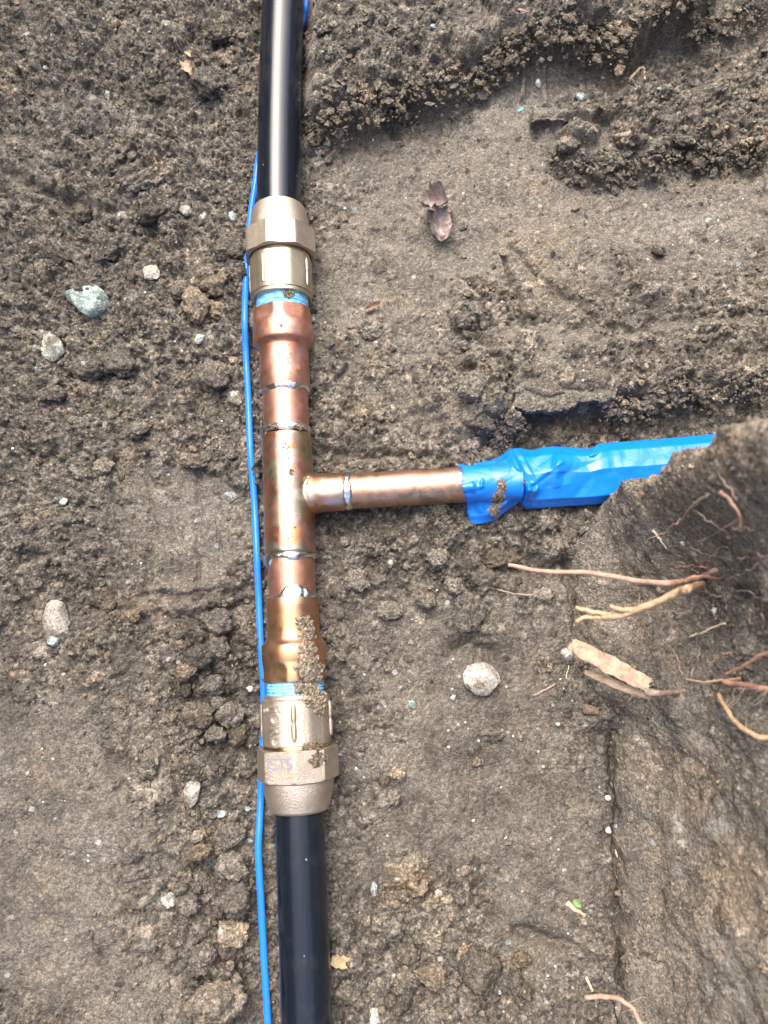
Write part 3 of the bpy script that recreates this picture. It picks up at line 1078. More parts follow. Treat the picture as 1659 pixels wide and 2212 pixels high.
def adapter(rev, v_hex0, v_mid, v_hex1, v_cup0, v_cup1, mat, th0):
    """copper adapter: wrench flats next to the thread, round collar, cup over the tube"""
    h0, hm, h1 = tv_of(v_hex0, 0.019), tv_of(v_mid, 0.0193), tv_of(v_hex1, 0.0192)
    c0, c1 = tv_of(v_cup0, 0.0157), tv_of(v_cup1, 0.0157)
    sg = 1 if h1 > h0 else -1
    e = 0.0006 * sg
    prof = [(h0 + 4 * e, 0.0150), (h0, 0.0155), (h0 + 0.2 * e, 0.0184), (h0 + e, 0.0190)]
    for f in (0.15, 0.3, 0.45, 0.6, 0.75, 0.9):
        prof.append((h0 + (hm - h0) * f + e, 0.0192))
    prof += [(hm, 0.0192), (hm + 1.2 * e, 0.0194), (h1 - 3 * e, 0.0194), (h1 - e, 0.0190), (h1, 0.0183), (h1 + (c0 - h1) * 0.5, 0.0169), (c0, 0.0160), (c0 + 2 * e, 0.0158)]
    for f in (0.25, 0.5, 0.75):
        prof.append((c0 + (c1 - c0) * f, 0.0157))
    prof += [(c1 - e, 0.0158), (c1, 0.0155), (c1 + 0.1 * e, 0.0144), (c1 - 3 * e, 0.0143)]

    def mod(t, th, rr):
        f = (t - h0) / (hm - h0)
        if f < 0 or f > 1.0:
            return rr
        a = ((th - th0 + math.pi / 6) % (math.pi / 3)) - math.pi / 6
        apo = 0.0178 + 0.0016 * max(0, (f - 0.55) / 0.45) ** 2
        return np.minimum(rr, apo / np.cos(a))
    return part('copper_adapter', prof, mat, mod, seg=96, sharp=35)


ad_u = adapter(False, 648, 686, 723, 735, 826, M['copper_adapter'], math.pi / 2 + R(32))
ad_l = adapter(True, 1474, 1428, 1388, 1375, 1288, M['copper_gold'], math.pi / 2 + R(28))
ad_l['label'] = 'lower copper adapter with a golden tarnish'

# copper tube pieces
t1, t2 = tv_of(820, 0.0143), tv_of(925, 0.0143)
part('copper_tube', [(t1, 0.0142), (t1 + 0.001, 0.0143), ((t1 + t2) / 2, 0.0143), (t2, 0.0143)], M['copper_bare'])
t1, t2 = tv_of(1190, 0.0143), tv_of(1295, 0.0143)
part('copper_tube', [(t1, 0.0142), (t1 + 0.001, 0.0143), ((t1 + t2) / 2, 0.0143), (t2, 0.0143)], M['copper_bare'])

# tee: run, branch cup, melted together
e0, e1 = tv_of(926, 0.0157), tv_of(1192, 0.0157)
tb = tv_of(1061, 0.012)
BO = PO + PD * tb
BD = at(1000, 1047, ZA) - BO
BD[2] = 0
BD /= np.linalg.norm(BD)
BS_ = np.cross(np.array([0, 0, 1.0]), BD)
bu0 = float((at(745, 1060, ZA + 0.011) - BO) @ BD)
bu1 = float((at(1000, 1047, ZA + 0.011) - BO) @ BD)


def tee_mesh():
    V1, F1 = lathe([(e0, 0.0146), (e0 + 0.0001, 0.0153), (e0 + 0.0008, 0.01575), (tb, 0.01575), (e1 - 0.0008, 0.01575), (e1 - 0.0001, 0.0153), (e1, 0.0146)], PO, PD, PV, 64)
    V2, F2 = lathe([(0.0, 0.008), (0.009, 0.0112), (0.0135, 0.0130), (0.0158, 0.0130), (0.0180, 0.0124), (0.0205, 0.0121), (bu0 - 0.0005, 0.0121), (bu0, 0.0116)], BO, BD, BS_, 56)
    off_ = len(V1)
    V = np.concatenate([V1, V2])
    Fc = F1 + [[i + off_ for i in f] for f in F2]
    return V, Fc


V, Fc = tee_mesh()
tee = obj('copper_tee', V, Fc, M['copper_tee'], pipe)
fix_normals(tee)
rm = tee.modifiers.new('melt', 'REMESH')
rm.mode = 'VOXEL'
rm.voxel_size = 0.00055
sm = tee.modifiers.new('ease', 'SMOOTH')
sm.factor = 0.5
sm.iterations = 24
dg = bpy.context.evaluated_depsgraph_get()
me2 = bpy.data.meshes.new_from_object(tee.evaluated_get(dg))
tee.modifiers.clear()
tee.data = me2
me2.polygons.foreach_set('use_smooth', np.full(len(me2.polygons), True, bool))
if not me2.materials:
    me2.materials.append(M['copper_tee'])

tq = np.array([v.co[:] for v in me2.vertices]) + PO
qu, qv = pix(tq[:, 0], tq[:, 1], tq[:, 2])
qn = fbm(tq[:, 0] + tq[:, 2], tq[:, 1], 170, 3, 333) * 9


def tint(me, nm, spots):
    f_ = np.zeros(len(qu))
    for u, v, ru, rv, amt in spots:
        f_ = np.maximum(f_, amt * (1 - sstep(0.35, 1.0, np.hypot((qu + qn - u) / ru, (qv + qn - v) / rv))))
    add_attr(me, nm, f_)


tint(me2, 'olive', [(655, 958, 22, 42, 0.75), (652, 1098, 20, 34, 0.7), (668, 1010, 12, 40, 0.4), (700, 1090, 30, 14, 0.3)])
tint(me2, 'silver', [(660, 1066, 34, 22, 0.8), (705, 1062, 34, 16, 0.6), (645, 1060, 26, 8, 0.5), (620, 932, 40, 8, 0.4), (625, 1187, 40, 8, 0.4)])
tint(me2, 'violet', [(616, 1040, 16, 26, 0.8), (628, 985, 14, 22, 0.5), (720, 1086, 30, 14, 0.7), (640, 1120, 12, 20, 0.4), (590, 960, 14, 30, 0.3)])
tint(me2, 'amber', [(614, 1105, 14, 40, 0.7), (640, 1155, 20, 34, 0.8), (618, 960, 16, 30, 0.5), (650, 1035, 14, 14, 0.4)])
V, Fc = lathe([(bu0 - 0.006, 0.0111), (bu0, 0.0111), (bu1 * 0.5, 0.0111), (bu1 + 0.035, 0.0111)], BO, BD, BS_, 56)
o = obj('copper_tube', V, Fc, M['copper_branch'], pipe, sharp=40)
o['label'] = 'mottled copper branch tube running into the blue sleeve'
fix_normals(o)


def solder(O, D, S, t, r, seed, wide=0.0016, blobs=()):
    """uneven bead of solder, with runs"""
    seg, m_ = 90, 9
    U = np.array([0, 0, 1.0])
    th = np.arange(seg) * 2 * math.pi / seg
    xs = np.cos(th) * 2 + seed
    ys = np.sin(th) * 2
    wv = wide * (1 + 0.45 * fbm(xs, ys, 1.3, 3, seed))
    hv = 0.0008 * (1 + 0.5 * fbm(xs, ys, 1.7, 3, seed + 4))
    la, lb = wv.copy(), wv.copy()
    for thc, wdt, amp, side, hh in blobs:
        d_ = np.abs((th - thc + math.pi) % (2 * math.pi) - math.pi)
        k_ = np.clip(1 - (d_ / wdt) ** 2, 0, 1) ** 0.6
        if side < 0:
            la += amp * k_
        else:
            lb += amp * k_
        hv += hh * k_
    V = []
    for i in range(m_):
        a = i / (m_ - 1) * math.pi
        c = -math.cos(a)
        tt = t + np.where(c < 0, c * la, c * lb)
        rr = r - 0.0006 + (hv + 0.0004) * math.sin(a)
        V.append(O + D * tt[:, None] + rr[:, None] * (np.cos(th)[:, None] * S + np.sin(th)[:, None] * U))
    o_ = obj('solder_bead', np.concatenate(V), grid_faces(m_, seg, True).tolist(), M['solder'], pipe)
    fix_normals(o_)
    return o_


solder(PO, PD, PV, tv_of(825, 0.0155), 0.0150, 3, 0.0022, [(R(70), 0.5, 0.0012, 1, 0.0002), (R(120), 0.3, 0.0012, 1, 0.0)])
solder(PO, PD, PV, tv_of(917, 0.0150), 0.0147, 8, 0.0022, [(R(165), 0.35, 0.007, 1, 0.0012)])
solder(PO, PD, PV, tv_of(1197, 0.0150), 0.0149, 12, 0.0018, [(R(160), 0.4, 0.0050, 1, 0.0012), (R(75), 0.3, 0.0018, 1, 0.0002)])
solder(PO, PD, PV, tv_of(1289, 0.0150), 0.0149, 17, 0.0012, [(R(78), 0.62, 0.0062, -1, 0.0002), (R(35), 0.35, 0.0022, -1, 0.0014)])
solder(BO, BD, -BS_, bu0 + 0.0012, 0.0115, 22, 0.0026, [])

# lower body and nut
r0, r1, r2, r3 = tv_of(1503, 0.018), tv_of(1512, 0.0198), tv_of(1615, 0.0200), tv_of(1624, 0.019)
body_l = part('coupling_body', [(r0 + 0.003, 0.0168), (r0, 0.0170), (r0 + 0.0002, 0.0184), (r1 - 0.0003, 0.0185), (r1, 0.0190), (r1 + 0.0006, 0.0203), (r2 - 0.0006, 0.0204), (r2, 0.0196), (r2 + 0.0002, 0.0186), (r3 + 0.003, 0.0185)],
              M['bronze_nut'], octa(0.0197, math.pi / 2 + R(2), 0.0203, r1 + 0.0003, r2 - 0.0003), seg=96, sharp=22)
part('brass_ring', [(r2 - 0.002, 0.0182), (r2 - 0.002, 0.0190), (r2 + 0.0006, 0.0196), (r3 - 0.0008, 0.0196), (r3 - 0.0002, 0.0190), (r3 + 0.002, 0.0182)], M['brass'])
for thd in (88, 178, 4):
    V, Fc = rib_mesh(r1 + 0.0022, r2 - 0.003, R(thd), 0.0199, 0.0016, 0.0017)
    obj('cast_lug', V, Fc, M['bronze_nut'], body_l)
n0, n1, n2 = tv_of(1624, 0.0225), tv_of(1696, 0.0222), tv_of(1764, 0.0172)
nut_l = part('coupling_nut', [(n0 + 0.004, 0.0190), (n0 - 0.0001, 0.0200), (n0, 0.0222), (n0 + 0.0004, 0.0236), (n0 + 0.0012, 0.0245), (n1 - 0.0012, 0.0245), (n1 - 0.0004, 0.0232), (n1, 0.0214), (n1 + 0.0006, 0.0207),
                              (n1 + 0.008, 0.0200), (n2 - 0.005, 0.0184), (n2 - 0.0016, 0.0176), (n2 - 0.0004, 0.0168), (n2, 0.0158), (n2 - 0.0006, 0.0150), (n2 - 0.003, 0.0140)],
             M['bronze_nut'], octa(0.0222, math.pi / 2 + R(22), 0.0240, n0 - 0.0002, n1 - 0.0001), seg=96, sharp=18)


def wrap_text(txt, size, tc, thc, r_of, mat, parent, name, rot=0.0, ext=0.0003, lift=0.0, weight=0.0, flat=None):
    """lettering bent onto the pipe's surface: local x -> angle, local y -> along the axis (towards the top)"""
    cu = bpy.data.curves.new('t', 'FONT')
    cu.body = txt
    cu.size = size
    cu.align_x = 'CENTER'
    cu.align_y = 'CENTER'
    cu.extrude = ext
    cu.offset = weight
    to = bpy.data.objects.new('t', cu)
    COL.objects.link(to)
    d_ = bpy.context.evaluated_depsgraph_get()
    me = bpy.data.meshes.new_from_object(to.evaluated_get(d_))
    bpy.data.objects.remove(to)
    bm = bmesh.new()
    bm.from_mesh(me)
    bmesh.ops.triangulate(bm, faces=bm.faces)
    bmesh.ops.subdivide_edges(bm, edges=[e for e in bm.edges if e.calc_length() > size * 0.15], cuts=2, use_grid_fill=True)
    Vt = np.array([v.co[:] for v in bm.verts])
    Ft = [[v.index for v in f.verts] for f in bm.faces]
    bm.free()
    c, s = math.cos(rot), math.sin(rot)
    X = Vt[:, 0] * c - Vt[:, 1] * s
    Y = Vt[:, 0] * s + Vt[:, 1] * c
    U = np.array([0, 0, 1.0])
    t = tc - Y
    if flat is not None:
        th_n, apo = flat
        nrm = math.cos(th_n) * PV + math.sin(th_n) * U
        tg = math.sin(th_n) * PV - math.cos(th_n) * U
        xoff = thc
        P = PO + PD * t[:, None] + nrm * (apo + lift + Vt[:, 2])[:, None] + tg * (X + xoff)[:, None]
    else:
        th = thc - X / r_of
        rr = r_of + lift + Vt[:, 2]
        P = PO + PD * t[:, None] + rr[:, None] * (np.cos(th)[:, None] * PV + np.sin(th)[:, None] * U)
    o_ = obj(name, P, Ft, mat, parent, smooth=False)
    fix_normals(o_)
    return o_


rm_ = (r1 + r2) / 2
wrap_text('FORD', 0.0092, rm_ + 0.0012, R(121), 0.0199, M['bronze_worn'], body_l, 'raised_lettering', rot=-math.pi / 2, ext=0.0012, weight=0.00020)
wrap_text('B', 0.0062, r1 + 0.0055, R(146), 0.0199, M['bronze_worn'], body_l, 'raised_lettering', rot=-math.pi / 2, ext=0.0006)
wrap_text('CTS', 0.0092, (n0 + n1) / 2 - 0.0022, 0.0006, 0.0222, M['ink'], nut_l, 'ink_lettering', ext=0.00004, lift=0.00012, weight=0.00015, flat=(math.pi / 2 + R(22), 0.0222))
wrap_text(')II', 0.0048, tv_of(790, 0.0157), R(52), 0.01575, M['copper_bare'], ad_u, 'stamped_lettering', ext=0.00025)

# ------------------------------------------------------------------ crumbs helper
CRUMB = []
for sd_ in range(14):
    V, Fc = ICO[1]
    nz = noise3(V, 1.3, 300 + sd_)
    q = V * (1 + 0.75 * nz[:, None] + 0.25 * noise3(V, 3.1, 340 + sd_)[:, None]) * np.array([1, 0.65 + 0.35 * random.random(), 0.55 + 0.3 * random.random()])
    CRUMB.append(q)
CF = ICO[1][1]


def crumb_mesh(name, pts, rad, mat, label, cat, tanv=None, darkv=None):
    n_ = len(pts)
    r_ = np.random.default_rng(n_)
    nv = len(CRUMB[0])
    V = np.zeros((n_, nv, 3))
    a = r_.random(n_) * 6.283
    b = (r_.random(n_) - 0.5) * 1.6
    for i in range(n_):
        q = CRUMB[i % len(CRUMB)]
        ca, sa, cb, sb = math.cos(a[i]), math.sin(a[i]), math.cos(b[i]), math.sin(b[i])
        x, y, z = q[:, 0], q[:, 1] * cb - q[:, 2] * sb, q[:, 1] * sb + q[:, 2] * cb
        V[i, :, 0] = (x * ca - y * sa) * rad[i] + pts[i][0]
        V[i, :, 1] = (x * sa + y * ca) * rad[i] + pts[i][1]
        V[i, :, 2] = z * rad[i] + pts[i][2]
    Fc = (CF[None] + (np.arange(n_) * nv)[:, None, None]).reshape(-1, 3)
    o_ = obj(name, V.reshape(-1, 3), Fc, mat, smooth=False)
    if tanv is not None:
        add_attr(o_.data, 'tan', np.repeat(tanv, nv))
    if darkv is not None:
        add_attr(o_.data, 'dark', np.repeat(darkv, nv))
    return tag(o_, label, cat, kind='stuff')


# loose crumbs over the floor
pts, rad, tv_, dv_ = [], [], [], []
r_ = np.random.default_rng(99)
while len(pts) < 10000:
    i, j = int(r_.random() * nj), int(r_.random() * ni)
    lw = loose[i, j]
    if r_.random() > max(lw - 0.12, 0.03, edge_m[i, j] * 0.9) or abs(dl_all[i, j]) < 0.012:
        continue
    rr = 0.0009 * (1 - r_.random() * 0.93) ** (-1 / 2.3)
    rr = min(rr, 0.0034)
    pts.append((CX[i, j], CY[i, j], ZG[i, j] + rr * 0.35))
    rad.append(rr)
    tt = tan[i, j]
    tv_.append((r_.random() ** 2) * 1.0 + tt * 0.8 - 0.1)
    dv_.append(max(0, r_.random() - 0.75) * 2 + dark[i, j] * 0.3)


def edge_crumbs(px, z, n_, spread, rmax, tanb, over=0.004):
    P = catmull([at(u, v, z) for u, v in px], 400)
    for _ in range(n_):
        k = r_.integers(1, 399)
        t_ = P[k + 0] - P[k - 1]
        nrm = np.array([t_[1], -t_[0]]) / (np.hypot(t_[0], t_[1]) + 1e-9)
        if nrm[1] > 0:
            nrm = -nrm                                     # towards the open side
        o_ = r_.normal() * spread + over * r_.random()
        x, y = P[k, 0] + nrm[0] * o_, P[k, 1] + nrm[1] * o_
        rr = min(0.0007 * (1 - r_.random() * 0.97) ** (-1 / 1.8), rmax)
        ztop = gz(P[k, 0] - nrm[0] * 0.007, P[k, 1] - nrm[1] * 0.007)
        zz = max(gz(x, y), ztop - max(0, o_) * 0.9 - r_.random() * 0.003)
        pts.append((x, y, zz + rr * 0.2))
        rad.append(rr)
        tv_.append(r_.random() ** 2 + tanb)
        dv_.append(max(0, r_.random() - 0.7) * 1.5)


for _ in range(900):
    t_ = -0.2 + 0.75 * r_.random()
    sgn = 1 if r_.random() > 0.5 else -1
    base_ = PO + PD * t_ + (PV * (-min(t_, 0) / np.linalg.norm(upp)) * (upp @ PV)) + PV * sgn * (0.0085 + abs(r_.normal()) * 0.006)
    if not (uy[0] + 0.01 < base_[1] < uy[-1] - 0.01):
        continue
    rr = min(0.0007 * (1 - r_.random() * 0.97) ** (-1 / 1.9), 0.0032)
    pts.append((base_[0], base_[1], gz(base_[0], base_[1]) + rr * 0.4 + 0.002 * r_.random()))
    rad.append(rr)
    tv_.append(r_.random() ** 2 - 0.1)
    dv_.append(r_.random())
edge_crumbs([(650, 250), (760, 232), (850, 196), (950, 166), (1050, 126), (1110, 84), (1200, 66), (1300, 68), (1370, 90)], 0.025, 1900, 0.0055, 0.0042, 0.0)
edge_crumbs([(1390, 60), (1450, 66), (1500, 72), (1560, 60), (1650, 26)], 0.014, 500, 0.004, 0.0030, -0.1)
edge_crumbs([(1190, 330), (1300, 354), (1430, 346), (1560, 322), (1659, 320)], 0.012, 800, 0.0055, 0.0042, -0.2)
edge_crumbs([(1000, 1010), (1050, 985), (1085, 930), (1110, 895)], 0.010, 700, 0.004, 0.0034, -0.1)
edge_crumbs([(1300, 868), (1400, 866), (1440, 842), (1540, 842), (1659, 830)], 0.012, 700, 0.004, 0.0032, 0.0)
edge_crumbs([(340, 1500), (410, 1640), (420, 1800), (390, 1940)], 0.010, 500, 0.006, 0.0034, 0.0)
crumb_mesh('loose_soil', pts, rad, M['soil'], 'loose brown soil crumbs strewn over the trench floor', None, np.array(tv_), np.array(dv_))

# a compact crust that overhangs the branch trench


def crust(name, px, z, thick, seed, label=None):
    P = [tuple(p) for p in W(px, z)]
    A_ = np.array(P)
    g = 0.0010
    xs, ys = np.arange(A_[:, 0].min() - 0.004, A_[:, 0].max() + 0.004, g), np.arange(A_[:, 1].min() - 0.004, A_[:, 1].max() + 0.004, g)
    X, Y = np.meshgrid(xs, ys)
    sd_ = poly_sd(X + 0.0035 * fbm(X, Y, 60, 3, seed) + 0.0012 * fbm(X, Y, 260, 2, seed + 1), Y + 0.0035 * fbm(X, Y, 60, 3, seed + 2) + 0.0012 * fbm(X, Y, 260, 2, seed + 3), P)
    ins = sd_ > 0
    top = z + 0.0012 * fbm(X, Y, 40, 3, seed + 5) + 0.0007 * fbm(X, Y, 200, 3, seed + 6) - 0.0016 * np.exp(-np.clip(sd_, 0, 1) / 0.0016)
    back = sstep(0.25, 1.0, (Y - A_[:, 1].min()) / (A_[:, 1].max() - A_[:, 1].min()))
    top -= back * 0.006
    splat(top, g, 700, np.full(top.shape, 0.5), 0.0012, 0.0045, 2.0, 0.7, seed)
    bot = top - thick * (1 + 0.3 * fbm(X, Y, 120, 2, seed + 8))
    id_ = np.full(X.shape, -1)
    id_[ins] = np.arange(ins.sum())
    nn = int(ins.sum())
    V = np.concatenate([np.stack([X[ins], Y[ins], top[ins]], -1), np.stack([X[ins], Y[ins], bot[ins]], -1)])
    cell = ins[:-1, :-1] & ins[1:, :-1] & ins[:-1, 1:] & ins[1:, 1:]
    ii, jj = np.nonzero(cell)
    q = np.stack([id_[ii, jj], id_[ii, jj + 1], id_[ii + 1, jj + 1], id_[ii + 1, jj]], -1)
    from collections import Counter
    ed = Counter()
    for f in q.tolist():
        for k in range(4):
            a, b = f[k], f[(k + 1) % 4]
            if ed.get((b, a)):
                del ed[(b, a)]
            else:
                ed[(a, b)] = 1
    sides = [[b, a, a + nn, b + nn] for a, b in ed]
    o_ = obj(name, V, np.concatenate([q, q[:, ::-1] + nn, np.array(sides)]), M['soil'], ground, sharp=60)
    add_attr(o_.data, 'grey', np.concatenate([np.full(nn, 0.25), np.full(nn, 0.6)]))
    return o_


crust('crust_slab', [(1095, 893), (1118, 887), (1200, 884), (1300, 869), (1330, 866), (1340, 835), (1230, 800), (1120, 825)], 0.0165, 0.0065, 41)
crust('crust_slab', [(1148, 262), (1200, 262), (1240, 268), (1300, 284), (1316, 272), (1240, 240), (1150, 236)], 0.0125, 0.004, 57)

crumb_mesh('bank_crumbs', [p for p, q in BCR], [q for p, q in BCR], M['soil'], 'soil crumbs clinging to the cut face of the bank', 'soil', r_.random(len(BCR)) ** 2 + 0.2)

# soil lying on the pipe


def pipe_hit(u, v):
    """point on the upper side of the pipe run seen through (u, v)"""
    z = ZA + 0.016
    for _ in range(8):
        p = at(u, v, z)
        t = (p - PO) @ PD
        d_ = (p - PO) @ PV
        r = 0.0158
        if t < a0: r = 0.0143
        elif t < a1: r = 0.0190
        elif t < a2: r = 0.0228
        elif t < b3: r = 0.0198
        elif t < tv_of(648, 0.017): r = 0.0168
        elif t < tv_of(730, 0.019): r = 0.0190
        elif t > n2: r = 0.0143
        elif t > n1: r = 0.0207 - (t - n1) / (n2 - n1) * 0.003
        elif t > n0: r = 0.0226
        elif t > r1: r = 0.0200
        elif t > tv_of(1472, 0.017): r = 0.0172
        elif t > tv_of(1390, 0.019): r = 0.0188
        z = ZA + math.sqrt(max(r * r - d_ * d_, 1e-6))
    return p


def patch(name, polys, nper, rmin, rmax, hit, mat, label, cat, tanr=(0.1, 0.6)):
    pts, rad = [], []
    r_ = np.random.default_rng(len(polys) * 7 + nper)
    for cu_, cv_, ru, rv, dens in polys:
        for _ in range(int(nper * dens)):
            a = r_.random() * 6.283
            d_ = math.sqrt(r_.random()) * (0.72 + 0.28 * math.sin(3 * a + cu_) * math.sin(5 * a + cv_))
            u, v = cu_ + ru * d_ * math.cos(a), cv_ + rv * d_ * math.sin(a)
            p = hit(u, v)
            rr = rmin + (rmax - rmin) * r_.random() ** 3
            pts.append((p[0], p[1], p[2] + rr * (0.1 + 0.7 * r_.random() * (1 - d_))))
            rad.append(rr)
    return crumb_mesh(name, pts, rad, mat, label, cat, tanr[0] + (tanr[1] - tanr[0]) * np.random.default_rng(3).random(len(pts)))


patch('spilled_soil', [(660, 1350, 22, 28, 0.5), (664, 1390, 27, 40, 0.9), (668, 1440, 34, 42, 1.0), (660, 1484, 30, 22, 0.5), (678, 1508, 28, 24, 0.5), (690, 1530, 16, 18, 0.2)],
      650, 0.0006, 0.0019, pipe_hit, M['heap'], 'dry soil spilled over the lower copper adapter and blue thread', 'soil')
patch('spilled_soil', [(676, 1612, 26, 10, 0.4), (690, 1640, 24, 22, 0.7)], 420, 0.0006, 0.0016, pipe_hit, M['heap'], 'small heap of dry soil on the lower bronze nut beside the ink letters', 'soil')
patch('spilled_soil', [(625, 634, 15, 10, 0.6)], 150, 0.0005, 0.0014, pipe_hit, M['heap'], 'pinch of soil on the upper blue thread', 'soil')
patch('spilled_soil', [(590, 920, 12, 6, 0.5), (647, 922, 12, 8, 0.6)], 110, 0.0005, 0.0011, pipe_hit, M['heap'], 'soil grains caught on the solder bead above the tee', 'soil')
patch('spilled_soil', [(630, 1018, 7, 12, 0.5), (660, 1035, 8, 5, 0.5), (665, 1062, 9, 12, 0.5), (606, 702, 8, 8, 0.4), (626, 760, 10, 40, 0.10), (622, 980, 22, 50, 0.12), (628, 1130, 18, 60, 0.12)], 70, 0.0004, 0.0009, pipe_hit,
      M['heap'], 'specks of soil sprinkled on the copper tee', 'soil', (-0.3, 0.3))
pts, rad = [], []
for u, v, r in ((625, 40, .0007), (629, 64, .0016), (632, 68, .0010), (622, 88, .0011), (623, 66, .0005), (585, 122, .0006), (586, 105, .0005), (600, 280, .0006), (640, 330, .0005), (612, 372, .0005)):
    p = pipe_hit(u, v)
    q = (p - PO) @ PD
    p = p + PV * ((upp @ PV) * (-q / np.linalg.norm(upp)) * 0.2)
    pts.append((p[0], p[1], p[2] + r * 0.3))
    rad.append(r)
crumb_mesh('spilled_soil', pts, rad, M['heap'], 'few tan soil grains on the upper black plastic pipe', 'soil', np.full(len(pts), 1.0))

# ------------------------------------------------------------------ tracer wire
wp = [(670, -120, 0.004), (661, 0, 0.006), (655, 40, 0.003), (630, 120, -0.001), (585, 250, -0.001), (561, 330, 0.003), (551, 400, 0.006), (541, 470, 0.004), (535, 545, 0.002), (531, 620, 0.005), (529, 690, 0.007), (531, 760, 0.006),
      (535, 830, 0.005), (538, 900, 0.005), (541, 980, 0.005), (547, 1050, 0.005), (551, 1110, 0.005), (555, 1200, 0.005), (559, 1290, 0.005), (563, 1380, 0.005), (567, 1440, 0.004), (570, 1500, 0.003), (569, 1580, 0.001),
      (565, 1660, 0.0), (563, 1730, 0.003), (560, 1790, 0.006), (558, 1835, 0.007), (561, 1900, 0.007), (566, 1990, 0.006), (571, 2080, 0.006), (577, 2180, 0.006), (584, 2300, 0.006), (600, 2500, 0.005)]
wpts = []
for u, v, z in wp:
    g = on_ground(u, v)
    wpts.append(at(u, v, max(z, g[2] + 0.0016 if 430 > v or v > 600 else z)))
path = catmull(wpts, 260)
sq = np.ones(20)
for kx_, m in ((3, 0.90), (4, 0.86), (6, 0.86), (7, 0.90)):
    sq[kx_] = m
V, Fc = tube(path, 0.00215, 20, squash=sq)
wire = obj('tracer_wire', V, Fc, M['wire'], origin=path[130])
tag(wire, 'bright blue tracer wire running along the left side of the pipe', 'wire')

# ------------------------------------------------------------------ blue plastic sleeve
stn = [((990, 1003), (1017, 1133)), ((1028, 999), (1048, 1129)), ((1060, 994), (1070, 1122)), ((1082, 984), (1088, 1108)), ((1100, 971), (1110, 1093)), ((1122, 968), (1126, 1082)), ((1150, 972), (1138, 1096)),
       ((1175, 966), (1160, 1097)), ((1215, 965), (1215, 1093)), ((1262, 969), (1262, 1090)), ((1282, 966), (1290, 1088)), ((1300, 958), (1330, 1085)), ((1400, 950), (1420, 1080)), ((1515, 940), (1540, 1070)), ((1700, 922), (1720, 1055))]
NS, NTT = 300, 80
tp = catmull([a for a, b in stn], NS)
bp = catmull([b for a, b in stn], NS)
rj = np.random.default_rng(5)
creases = [((1100, 968), (1146, 1058), 0.0050, 22), ((1146, 1058), (1128, 1084), 0.0055, 18), ((1146, 1050), (1215, 998), 0.0030, 24), ((1206, 995), (1200, 1040), 0.0025, 16), ((1215, 998), (1290, 968), 0.0028, 26),
           ((1046, 1000), (1040, 1050), 0.0022, 14), ((1040, 1030), (1082, 1004), 0.0026, 16), ((1082, 1004), (1100, 1030), 0.0022, 14), ((1098, 1040), (1092, 1090), 0.0026, 16), ((1020, 1040), (1038, 1100), 0.0018, 12),
           ((1150, 1062), (1230, 1046), 0.0018, 26), ((1292, 958), (1278, 975), 0.0040, 14), ((1128, 1050), (1100, 1018), 0.0020, 12), ((1240, 1000), (1330, 985), 0.0012, 18), ((1062, 1110), (1110, 1070), 0.0022, 14),
           ((1142, 1060), (1150, 1095), 0.0030, 10)]
valleys = [((1112, 975), (1152, 1052), 0.0035, 10), ((1152, 1052), (1136, 1092), 0.0035, 9), ((1215, 1004), (1150, 1052), 0.0012, 8), ((1030, 1010), (1030, 1060), 0.0012, 10)]
TT = np.linspace(0, 1, NTT)
top_l, bot_l = [], []
for i in range(NS):
    f = i / (NS - 1)
    jt = 0.0
    for j in range(NTT):
        t = TT[j]
        u = tp[i, 0] * (1 - t) + bp[i, 0] * t
        v = tp[i, 1] * (1 - t) + bp[i, 1] * t
        if i < 3:
            u += (3 - i) * 1.0 * (rj.random() - 0.5) * 2.4
        wid = math.sin(math.pi * t)
        over = math.exp(-max(0, u - 1010) / 90.0)
        arch = (0.0225 * over) * math.exp(-((t - 0.36) / 0.27) ** 2) * wid ** 0.3 + (0.0050 * (1 - over) + 0.003) * min(1.0, wid * 2.5) + (1 - over) * 0.006 * max(0.0, 1 - abs(t - 0.42) / 0.5)
        z = 0.0060 + arch + 0.004 * (1 - over)
        top_l.append((u, v, z, t, wid))
A = np.array(top_l)
for (p0, p1, h_, w_) in creases:
    d_ = line_d(A[:, 0], A[:, 1], [p0, p1])
    A[:, 2] += h_ * 0.95 * np.clip(1 - d_ / w_, 0, 1)
for (p0, p1, h_, w_) in valleys:
    d_ = line_d(A[:, 0], A[:, 1], [p0, p1])
    A[:, 2] -= h_ * 0.8 * np.clip(1 - d_ / w_, 0, 1) * np.clip(A[:, 4] * 3, 0, 1)
A[:, 2] += 0.0008 * fbm(A[:, 0] / 1000, A[:, 1] / 1000, 14, 2, 500)
topv = np.array([at(a[0], a[1], a[2]) for a in A])
# keep the film clear of the tube inside it
ax_t = (topv - BO) @ BD
ax_d = (topv - BO) @ BS_
need = ZA + np.sqrt(np.clip(0.0117 ** 2 - ax_d ** 2, 0, None))
inside = (ax_t < bu1 + 0.037) & (np.abs(ax_d) < 0.0116)
topv[:, 2] = np.where(inside, np.maximum(topv[:, 2], need), topv[:, 2])
botv = topv.copy()
thin = np.clip(A[:, 4], 0, 1)
flo = np.array([gz(p[0], p[1]) for p in topv])
botv[:, 2] = np.minimum(topv[:, 2] - 0.0002, np.maximum(flo, -0.004) * 0.3 + 0.0055 - 0.002 * thin)
V = np.concatenate([topv, botv])
ft = grid_faces(NS, NTT)
fb = ft[:, ::-1] + len(topv)
idx = np.arange(NS)
side = []
for e_ in (0, NTT - 1):
    a = idx[:-1] * NTT + e_
    side.append(np.stack([a, a + NTT, a + NTT + len(topv), a + len(topv)], -1))
Fall = np.concatenate([ft, fb] + side)
